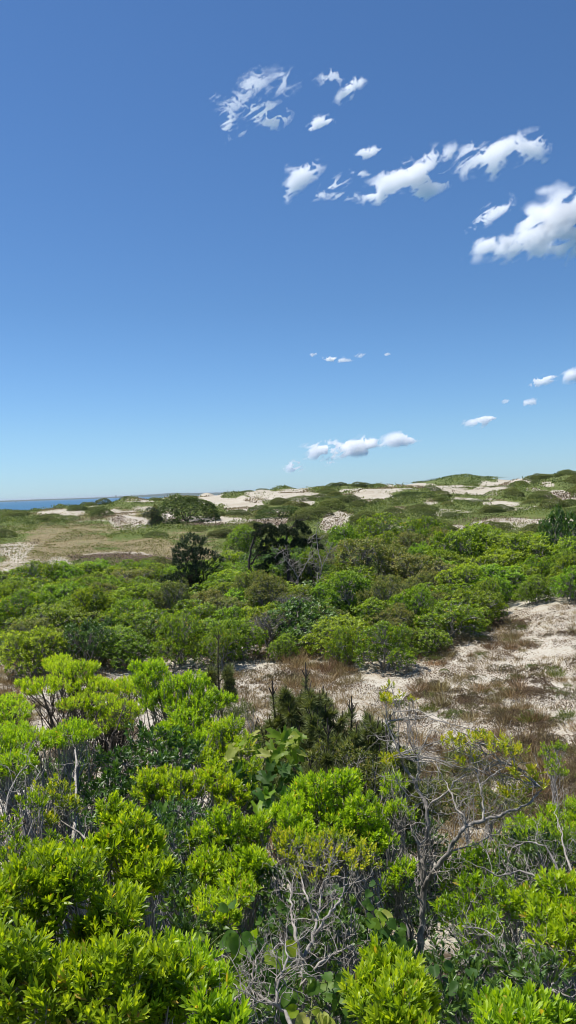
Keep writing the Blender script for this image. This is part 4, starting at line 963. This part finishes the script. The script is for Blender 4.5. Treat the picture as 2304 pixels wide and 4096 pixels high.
sprinkle(200, (415, 600, 620, 830), TU+TO, [.35, .3, .2, .15], (.45, 1.0), 'dry tan grass tussock on the sand slope at the right', 'grass tussock', 'grass tussocks on the right slope', 302, patch)
sprinkle(36, (285, 355, 650, 692), TU, [.4, .3, .3], (.7, 1.2), 'brown grass tussock heaped on the sand strip under the round front bulge', 'grass tussock', 'tussocks heaped on the middle sand strip', 303)
sprinkle(70, (225, 400, 655, 745), TU+CU, [.15, .15, .1, .2, .2, .2], (.35, .85), 'dry plant scattered on the sand strip in the middle', 'dry plant', 'dry plants on the middle sand strip', 304)
sprinkle(36, (-5, 24, 625, 745), TU, [.4, .3, .3], (.5, 1.0), 'pale dry grass tussock on the sand at the left edge', 'grass tussock', 'dry tussocks at the left edge', 305)
sprinkle(30, (20, 150, 700, 780), TU+CU, [.2, .2, .1, .2, .2, .1], (.4, .9), 'dry plant on the sand glimpsed behind the flat-topped bayberry', 'dry plant', 'dry plants behind the flat-topped bayberry', 306)
# fine litter and sprigs nobody could count
def litter(name, n, drange, L, W, mat, t, seed, cond=None, zup=.6, lift=0):
    rng = np.random.default_rng(seed); d = np.sqrt(rng.uniform(drange[0]**2, drange[1]**2, n)); a = rng.uniform(-.40, .40, n)
    x, y = d*np.sin(a), d*np.cos(a)
    k = fbm([x/.9, y/.9], 3, 8) > rng.uniform(.35, .75, n); x, y = x[k], y[k]
    z = ground(x, y)+lift*rng.uniform(0, 1, len(x)); P = np.stack([x, y, z], -1); n = len(P)
    D = unit(np.c_[rng.normal(0, 1, (n, 2)), rng.uniform(0, zup*2, n)]); b = Buf()
    leaves(b, P, D, rng.normal(0, 1, (n, 3)), L*rng.uniform(.4, 1.3, n), W, 'fold', rng.uniform(*t, n), .2)
    return tag(b.build(name, mat), kind='stuff')
o = litter('dry_grass', 150000, (9, 34), .10, .012, M_TUFT, (0, .8), 71); tag(o, 'fine dry grass and litter strewn over the sand of the hollow', 'grass')
o = litter('heather_sprigs', 170000, (9, 34), .06, .018, M_HEATH, (0, .9), 72, zup=.3); tag(o, 'fine brown heather sprigs strewn over the sand of the hollow', 'ground cover')
o = litter('undergrowth', 90000, (1.5, 9.8), .10, .028, M_GLOSS, (0, 1), 73, zup=1.2, lift=.35); tag(o, 'dark low undergrowth on the ground beneath the nearest shrubs', 'undergrowth')

def tuft_cover(name, nc, per, seed, H, mat, t, bl, rad):
    rng = np.random.default_rng(seed); d = np.sqrt(rng.uniform(9.5**2, 35**2, nc)); a = rng.uniform(-.36, .40, nc); x, y = d*np.sin(a), d*np.cos(a)
    k = fbm([x/2.2+3, y/2.2], 3, 18) > rng.uniform(.32, .62, nc); x, y = x[k], y[k]
    # thinner on the open white sand at the top right
    k = ~((x > 8.0) & (y > 22.5) & (rng.random(len(x)) < .75)); x, y = x[k], y[k]; n = len(x)
    s = rng.uniform(.4, 1.15, n); ct = rng.uniform(t[0], t[1], n)
    x = np.repeat(x, per); y = np.repeat(y, per); s = np.repeat(s, per); ct = np.repeat(ct, per); n = len(x)
    dx, dy = rng.normal(0, rad, (2, n)); x = x+dx*s; y = y+dy*s
    P = np.stack([x, y, ground(x, y)-.01], -1); D = unit(np.stack([dx/rad*.35+rng.normal(0, .25, n), dy/rad*.35+rng.normal(0, .25, n), np.full(n, .9)], -1)); b = Buf()
    leaves(b, P, D, rng.normal(0, 1, (n, 3)), H*s*rng.uniform(.5, 1.2, n), bl, 'fold', np.clip(ct+rng.normal(0, .15, n), 0, 1), rng.uniform(0, .5, n)); return tag(b.build(name, mat), kind='stuff')
o = tuft_cover('dry_grass_tufts', 4200, 26, 401, .26, M_TUFT, (.15, .95), .011, .07); tag(o, 'many small tan and brown dry grass tufts covering the sand of the hollow', 'grass')
o = tuft_cover('low_heather_tufts', 3000, 24, 402, .13, M_HEATH, (.2, .9), .014, .10); tag(o, 'many low brown heather tufts covering the sand of the hollow', 'heather')
# ------------------------------------------------------------------ shrubs on the dunes beyond
def dome(seed, mat, dens=70, R_=1.0, H=1.0, t=(.1, .8)):
    # low dense wind-clipped dome reaching the sand all round
    rng = np.random.default_rng(seed); o = empty('dune_shrub'); bl = [(0, 0, .05, .92, .84)]
    for q in range(13):
        a = rng.uniform(0, 6.28); e = rng.uniform(.0, 1.35); r = rng.uniform(.22, .36)
        bl.append((.74*math.cos(a)*math.cos(e), .74*math.sin(a)*math.cos(e), .06+.70*math.sin(e), r, r*.85))
    P, D = blob_points(rng, bl, 330, -.1, .10, 5, .95); ok = P[:, 2] > -.05; P, D = P[ok], D[ok]
    b = Buf(); shoots(b, rng, P, D, 5, .055, .036, 'flat', t[0], t[1], up=.5, spread=(1.4, .8), slen=.03, tj=.2); b.build('foliage', mat, o)
    tb = Buf()
    e_ = np.array([(.4*math.cos(q), .4*math.sin(q), .55) for q in range(0, 6)]); tubes(tb, wiggle(rng, np.zeros((6, 3)), e_, 5, .05), np.linspace(.02, .008, 5)[None]*np.ones((6, 1)), 5); tb.build('stems', M_BARKD, o, True)
    return o
M_FAR = leaf_mat('dune_shrub_leaf', [(0, (.036, .053, .014)), (.5, (.095, .132, .03)), (1, (.19, .22, .05))], .25, .6, .3, objvar=.2)
M_DOME = leaf_mat('dome_shrub_leaf', [(0, (.022, .04, .011)), (.5, (.06, .105, .018)), (1, (.13, .18, .03))], .22, .6, .3, objvar=.1)
FD = [dome(151, M_FAR), dome(152, M_FAR), dome(153, M_OLIVE), dome(154, M_DOME)]
for (px, pt, d, wd, k, dw, lab) in [
  (186,497.5,113,66,3,.8,'large smooth dome-shaped dark green shrub on the pale dunes at left centre'),
  (129,496.5,245,20,1,1,'small cap of green scrub on the crest of the left dune'),
  (178,496,330,24,1,1,'low green scrub cap behind the large domed shrub'),
  (101,508,150,24,0,1,'small flat green shrub between two pale sand patches at the left'),
  (155,506,120,10,2,1,'small shrub at the left foot of the large domed shrub'),
  (213,511,122,22,1,1,'little shrub at the right foot of the large domed shrub'),
  (236,510,128,24,0,1,'low shrub in the row behind the pale sand strip'),
  (280,507,112,52,3,.8,'wide dark shrub right of the pale sand strip, its front side in shade'),
  (248,524,84,28,2,1,'rounded shrub poking up in front of the pale sand strip'),
  (302,496,180,34,0,1,'dark shrub climbing the dune behind the wide dark one'),
  (336,496,175,44,1,.8,'broad green shrub on the dune above the small sandy bluff'),
  (318,508,105,28,0,1,'bright green shrub just left of the small sandy bluff'),
  (352,508,110,30,1,1,'green shrub just right of the small sandy bluff'),
  (247,490.5,330,18,0,1,'dark green knoll of scrub at the left end of the high dune crest'),
  (262,488.5,335,12,2,1,'dark scrub tuft on top of the high pale dune'),
  (286,487.5,420,24,1,1,'smooth green scrub cap on the skyline right of the high pale dune'),
  (320,487.5,430,26,0,1,'low dark scrub on the skyline above the middle'),
  (360,486,430,34,1,1,'long low scrub on the skyline left of the far hill'),
  (414,492,165,52,3,.8,'large rounded green shrub on the dunes right of centre'),
  (437,499,150,20,2,1,'dark round shrub at the right shoulder of the large rounded one'),
  (395,498,160,22,1,1,'shrub at the left foot of the large rounded one'),
  (455,478.6,640,50,1,2,'dark scrub covering the top of the far hill'),
  (432,480.5,640,34,0,2,'scrub on the left slope of the far hill'),
  (476,481.5,640,30,1,2,'scrub on the right slope of the far hill'),
  (523,489,210,34,0,1,'green shrub below the pale face of the right-hand dune'),
  (536,475.5,300,24,1,1,'scrub on the left of the right-hand dune crest'),
  (553,474.5,290,28,0,1,'highest scrub on the crest of the right-hand dune'),
  (571,475,290,24,1,1,'scrub on the crest of the right-hand dune at the photo edge'),
  (569,484,230,26,0,1,'dark shrub at the right edge above the speckled sand'),
  (472,505,150,30,1,1,'low shrub between bare patches right of the dark round shrub'),
  (500,492,220,30,0,1,'dark hedge-like shrub under the long pale sand patch'),
  (558,505,120,40,1,1,'bright low shrub at the right edge above the white sand bowl'),
  (77,505,190,18,0,1,'small dark bush on the green rise at the left near the sea'),
  ]:
    big(px, pt, d, wd*1.08, FD[k], lab, dw=dw)
ng = 0; rs2 = np.random.default_rng(99)
while ng < 230:
    px = rs2.uniform(-20, 600); d = math.exp(rs2.uniform(math.log(50), math.log(330)))
    f = foot(px, d)
    if d < 60 and 230 < px < 440: continue
    s_, t_, h_, l_ = [v[0] for v in masks(np.array([[f.x, f.y, f.z]]))]
    if s_ > .25 or t_ > .4 or (px < 150 and d < 75): continue
    if rs2.random() > (1.0 if px > 250 else .55): continue
    ng += 1; s = rs2.uniform(.5, 1.25)*(1+d/150)
    place(FD[rs2.integers(3)], f-Vector((0, 0, .1)), rs2.uniform(0, 6), (s, s, s*rs2.uniform(.4, .8)),
          'small low shrub scattered over the green dunes %s' % ('left of the windswept pine' if px < 260 else 'beyond the thicket on the right'), 'shrub',
          'small shrubs on the left dunes' if px < 260 else 'small shrubs on the right dunes')
# heath and grass cover of the dunes, as it grows
def cover(name, n, dr, mat, t, seed, smax, hfac, cond, size=.0016, thr=.45):
    rng = np.random.default_rng(seed); d = np.exp(rng.uniform(math.log(dr[0]), math.log(dr[1]), n)); a = rng.uniform(-.38, .38, n)
    x, y = d*np.sin(a), d*np.cos(a); z = ground(x, y); P = np.stack([x, y, z], -1)
    s_, t_, h_, l_ = masks(P); nz = fbm([x/(2+d*.03), y/(2+d*.03)], 3, 55)
    k = cond(s_, t_, h_, nz, d, rng) & (z > 1.5); P, d, nz = P[k], d[k], nz[k]; n = len(P)
    P[:, 2] += np.clip(nz-thr, 0, 1)*hfac*(1+d*.004)*rng.uniform(.3, 1, n)
    D = unit(np.c_[rng.normal(0, .7, (n, 2)), rng.uniform(.3, 1.2, n)]); b = Buf(); L_ = np.clip(d*size, .06, 1.2)*rng.uniform(.6, 1.5, n)
    leaves(b, P, D, rng.normal(0, .6, (n, 3))+[0, -.5, 1.2], L_*1.1, L_*.55, 'quad', np.clip(rng.uniform(*t, n)+(nz-.5)*1.2, 0, 1)); return tag(b.build(name, mat), kind='stuff')
o = cover('scrub_cover', 330000, (44, 620), M_FAR, (.1, .9), 81, .25, 2.2, lambda s, t, h, nz, d, rng: (s+.9*(rng.random(len(s))-.5) < .38) & (t < .5) & (nz > .40+.12*rng.random(len(s)))); tag(o, 'low green scrub carpeting the dunes between the bare sand patches', 'scrub')
o = cover('dune_grass', 240000, (42, 400), M_OLIVE, (.2, 1), 82, .2, .2, lambda s, t, h, nz, d, rng: (s+.9*(rng.random(len(s))-.5) < .55) & (nz < .55), .0012); tag(o, 'olive and tan dune grass between the scrub', 'grass')
o = cover('dry_dune_grass', 60000, (40, 200), M_TUFT, (.1, .9), 83, .2, .2, lambda s, t, h, nz, d, rng: (t > .25) & (s < .9+0*d), .0012); tag(o, 'tan dry grass over the slope at the left', 'grass')
o = cover('heath_sprigs', 150000, (44, 330), M_HEATH, (0, .8), 84, .2, .25, lambda s, t, h, nz, d, rng: ((h > .25) & (nz > .42)) | ((s > .3) & (nz > .60)), .0016, .4); tag(o, 'dark heather speckling the bare dune sand', 'heather')
# ------------------------------------------------------------------ clouds: drifts of fine white flakes spread through each cloud's volume
m, nt, out = mat_new('cloud_white'); L = nt.links
dfb = nt.nodes.new('ShaderNodeBsdfDiffuse'); dfb.inputs[0].default_value = (.998, .998, .998, 1)
trb = nt.nodes.new('ShaderNodeBsdfTranslucent'); trb.inputs[0].default_value = (.998, .998, .998, 1)
ms = nt.nodes.new('ShaderNodeMixShader'); ms.inputs[0].default_value = .5
L.new(dfb.outputs[0], ms.inputs[1]); L.new(trb.outputs[0], ms.inputs[2]); L.new(ms.outputs[0], out.inputs[0]); M_CLOUD = m
def cloud(label, blobs, d, seed, group=None, wisp=.5, tau=1.15, chip=.25):
    """blobs (px, py, half width, half height, tilt in degrees, weight) at distance d"""
    rng = np.random.default_rng(seed); cx = np.mean([b_[0] for b_ in blobs]); cy = np.mean([b_[1] for b_ in blobs])
    c0 = at(cx, cy, d); sc = (c0-Vector((0, 0, CZ))).length/F; b = Buf()
    X = unit(np.array([c0.y, -c0.x, 0.])); V_ = unit(np.array(c0)-[0, 0, CZ]); Z = np.cross(X, V_)
    Yh = np.array([c0.x, c0.y, 0.])/math.hypot(c0.x, c0.y)
    for (px, py, rx, ry, tilt, wt) in blobs:
        c = np.array(at(px, py, d)); n = int(3.2*rx*ry*tau*wt/(chip*chip)*5.5)
        q = rng.normal(0, .5, (n, 3)); q = q[(q**2).sum(1) < 1.9]*.88
        ta = math.radians(-tilt); u = q[:, 0]*rx; v = q[:, 2]*ry; u, v = u*math.cos(ta)+v*math.sin(ta), -u*math.sin(ta)+v*math.cos(ta)
        dp = q[:, 1]*max(rx, 12)*.8
        px_, py_ = px+u, py-v; tr = math.radians(28); pa = px_*math.cos(tr)-py_*math.sin(tr); pb = px_*math.sin(tr)+py_*math.cos(tr)
        w1 = fbm([px_/9+seed, py_/9, dp/60], 3, seed+5)*7
        f1 = fbm([pa/15+seed, pb/8+w1*.12, dp/50], 5, seed); rg = 1-2*np.abs(fbm([pa/9+w1*.35, pb/5.5+seed, dp/40], 5, seed+9)-.5)*2.2
        den = min(1, .35+ry/14)*((f1-.5)*1.9*(1-.5*wisp)+(rg-.55)*.9*wisp) + (.07 if wisp < .45 else .02) - wisp*.10 + .34*np.exp(-(q**2).sum(1)*2.2)*(1-wisp*.55) - .12*(q**2).sum(1)
        k = rng.random(len(q)) < np.clip(den*(3.2+7*wisp), 0, 1)
        u, v, dp = u[k], v[k], dp[k]
        P = c - np.array(c0) + (u[:, None]*X + v[:, None]*Z + dp[:, None]*V_)*sc; n = len(P)
        D = unit(rng.normal(0, 1, (n, 3))); Lc = chip*sc*rng.uniform(.5, 1.4, n)
        leaves(b, P, D, rng.normal(0, 1, (n, 3)), Lc*1.2, Lc, 'quad', .5)
    o = b.build('cloud', M_CLOUD); o.location = c0; tag(o, label, 'cloud', group); return o
S = .3975
def dc(l): return [(x*S, y*S, rx*S, ry*S, tl, w_) for (x, y, rx, ry, tl, w_) in l]
CL = [
 ('ragged wispy cloud at the upper left of the cloud band with thin filaments', [(655,285,48,34,10,1.1),(690,298,40,22,15,.9),(570,300,26,42,-10,.7),(600,250,60,34,20,.35),(640,210,50,30,10,.35),(710,205,40,34,20,.3),(545,245,22,12,0,.2),(605,325,24,20,0,.3)], 3200, .8),
 ('small wisp with a bright tail at the top, right of the ragged wispy cloud', [(832,195,40,22,-10,.4),(878,225,40,16,40,1.0),(868,240,20,16,30,.8),(905,205,20,14,30,.6)], 3200, .75),
 ('small compact bright puff under the top wisp', [(808,308,40,18,20,1.2),(778,324,16,10,20,.6),(830,295,16,14,20,.7)], 3300, .5),
 ('tiny flat cloudlet alone in the middle of the cloud band', [(925,384,36,13,8,1.5)], 3600, .5),
 ('faint curved wisp just under the tiny flat cloudlet', [(885,425,22,16,-20,.35),(910,437,26,9,-10,.35)], 3600, .85),
 ('slanting cloud with a trailing lower left tail, left in the cloud band', [(765,440,52,26,32,1.0),(735,470,30,22,40,.6),(735,425,24,14,0,.3),(718,500,12,14,50,.25)], 3700, .65),
 ('thin wispy cloud left of the big central cloud', [(838,470,44,20,25,.6),(860,492,50,14,-5,.4),(805,492,22,10,20,.35)], 3800, .8),
 ('big central cloud, bright and dense with a stepped top', [(1010,455,90,38,12,1.5),(950,488,50,22,10,1.6),(1075,452,60,34,10,1.6),(1060,490,50,22,0,1.1),(1075,405,44,28,30,.8),(1130,385,30,20,30,.5),(1108,438,34,20,10,1.1)], 3800, .3),
 ('long bright cloud stretching right of the central one with ragged ends', [(1235,395,84,30,12,1.2),(1290,375,70,34,5,1.1),(1340,370,36,36,-20,.6),(1365,405,20,14,-20,.4),(1180,385,40,24,20,.6),(1240,428,20,22,0,.6),(1180,420,30,30,20,.4)], 3900, .5),
 ('slanted half-transparent cloud above the left end of the biggest cloud', [(1235,535,56,22,28,.9),(1200,560,30,14,35,.5),(1270,520,24,14,20,.4)], 4200, .6),
 ('biggest cloud, dense with a soft grey underside, cut by the right edge', [(1300,608,120,34,6,1.9),(1400,570,110,58,12,1.6),(1262,612,70,28,5,1.8),(1350,625,100,30,0,1.7),(1430,530,60,60,30,1.3),(1340,540,40,26,20,.6),(1475,580,80,70,0,1.3),(1370,480,34,12,10,.25)], 4200, .15),
 ('tiny white wisp at the left of the mid-height row', [(788,892,16,7,15,.6)], 9000, .6),
 ('small white streak, brightest of the mid-height row', [(832,904,32,12,0,1.8),(868,907,24,6,0,.5)], 9000, .5),
 ('feathery wisp in the middle of the mid-height row', [(905,893,26,12,25,.5)], 9000, .75),
 ('faint wisp at the right of the mid-height row', [(972,892,18,6,10,.5)], 9000, .75),
 ('small slanted cloud near the right edge at mid height', [(1362,957,38,13,12,1.5),(1385,948,24,10,10,.7)], 9500, .55),
 ('bright cloud piece cut by the right edge at mid height', [(1440,945,28,18,8,1.2)], 9500, .4),
 ('faint small wisp left of the lower right puff', [(1272,1010,16,8,0,.35)], 10000, .8),
 ('small flat puff near the right edge, low in the sky', [(1328,1012,28,10,0,1.0)], 10000, .5),
 ('slanted elongated bright cloud low at the right', [(1215,1057,50,15,10,1.9),(1240,1050,20,12,10,1.0)], 11000, .4),
 ('long bumpy cloud low over the dunes in the middle', [(845,1132,90,18,6,1.8),(870,1126,86,26,6,2.4),(928,1120,44,20,10,1.6),(815,1132,60,22,0,1.7),(900,1138,46,10,0,.8)], 14000, .4),
 ('oval bright cloud low over the dunes right of the long bumpy one', [(1008,1107,48,20,0,2.0)], 14000, .35),
 ('faint flat cloud just under the long bumpy one', [(810,1160,54,14,0,1.1)], 15000, .6),
 ('faint small cloud closest to the horizon', [(742,1172,28,18,10,1.1)], 15000, .6)]
for i_, (lab, bl, d, wi) in enumerate(CL): cloud(lab, dc(bl), d, 500+i_*7, wisp=wi)

# ------------------------------------------------------------------ far buoy tower and boat on the sea
M_DARK = bark_mat('dark_paint', (.03, .035, .04), (.06, .065, .07), 2)
M_PALE = bark_mat('white_paint', (.7, .7, .7), (.8, .8, .8), 2)
def box(b, x0, x1, y0, y1, z0, z1):
    V = np.array([(x, y, z) for z in (z0, z1) for y in (y0, y1) for x in (x0, x1)]); b.add(V, [[0,2,3,1],[4,5,7,6],[0,1,5,4],[1,3,7,5],[3,2,6,7],[2,0,4,6]])
def marker(px, d):
    r = ray(px, 496); root = Vector((r.x*d, r.y*d, 0)); o = empty('navigation_tower', root); tag(o, 'tiny dark tower standing in the sea on the horizon at the left', 'tower')
    b = Buf()
    for sx in (-1, 1):
        for sy in (-1, 1): tubes(b, np.array([[sx*4., sy*4., -2], [sx*2.4, sy*2.4, 19]]), np.array([.6, .5]), 6)
    b.build('legs', M_DARK, o); b = Buf(); box(b, -6, 6, -6, 6, 17, 18); b.build('platform', M_DARK, o)
    b = Buf(); tubes(b, np.array([[0, 0, 18.], [0, 0, 26], [0, 0, 26.4], [0, 0, 30], [0, 0, 31.5]]), np.array([4.4, 3.6, 5, 3.6, .3]), 12); b.build('lantern_house', M_DARK, o)
marker(116, 8000)
def boat(px, d, label):
    r = ray(px, 500); root = Vector((r.x*d, r.y*d, 0)); o = empty('fishing_boat', root, .3); tag(o, label, 'boat')
    st = np.array([(-9,2.4),(-4,3),(3,2.8),(7,1.5),(9.5,.05)]); rows = []
    for z, k in ((-.5, .6), (1.0, .9), (2.6, 1.0)): rows.append(np.concatenate([np.c_[st[:, 0]*(.92+.08*k), st[:, 1]*k, np.full(5, z+.0)], np.c_[st[::-1, 0]*(.92+.08*k), -st[::-1, 1]*k, np.full(5, z)]]))
    V = np.array(rows); V[2, 4:6, 2] += .8; b = Buf(); i, j = np.meshgrid(np.arange(2), np.arange(10), indexing='ij')
    b.add(V.reshape(-1, 3), np.stack([i*10+j, i*10+(j+1) % 10, (i+1)*10+(j+1) % 10, (i+1)*10+j], -1).reshape(-1, 4)); b.add(V[2]-[0, 0, .3], [list(range(10))]); b.build('hull', M_DARK, o)
    b = Buf(); box(b, -1, 4, -1.7, 1.7, 2.3, 5.2); b.build('cabin', M_PALE, o)
    b = Buf(); tubes(b, np.array([[-2., 0, 2.4], [-2, 0, 10]]), np.array([.18, .1]), 6); tubes(b, np.array([[-2., 0, 4], [-8, 0, 8.5]]), np.array([.12, .08]), 6); b.build('mast', M_DARK, o)
boat(16, 6500, 'tiny dark boat on the blue sea near the left edge')

# ------------------------------------------------------------------ sea haze: one closed box of thin even air round everything on the ground
m, nt, out = mat_new('haze_air')
v = nt.nodes.new('ShaderNodeVolumePrincipled'); v.inputs['Color'].default_value = (.80, .90, 1, 1); v.inputs['Density'].default_value = 4.0e-5; v.inputs['Anisotropy'].default_value = .3
nt.links.new(v.outputs[0], out.inputs[1])
b = Buf(); box(b, -46000, 46000, -46000, 46000, -62, 48); hz = b.build('haze', m); tag(hz, 'thin pale sea haze over the dunes and the water', 'haze', kind='stuff')
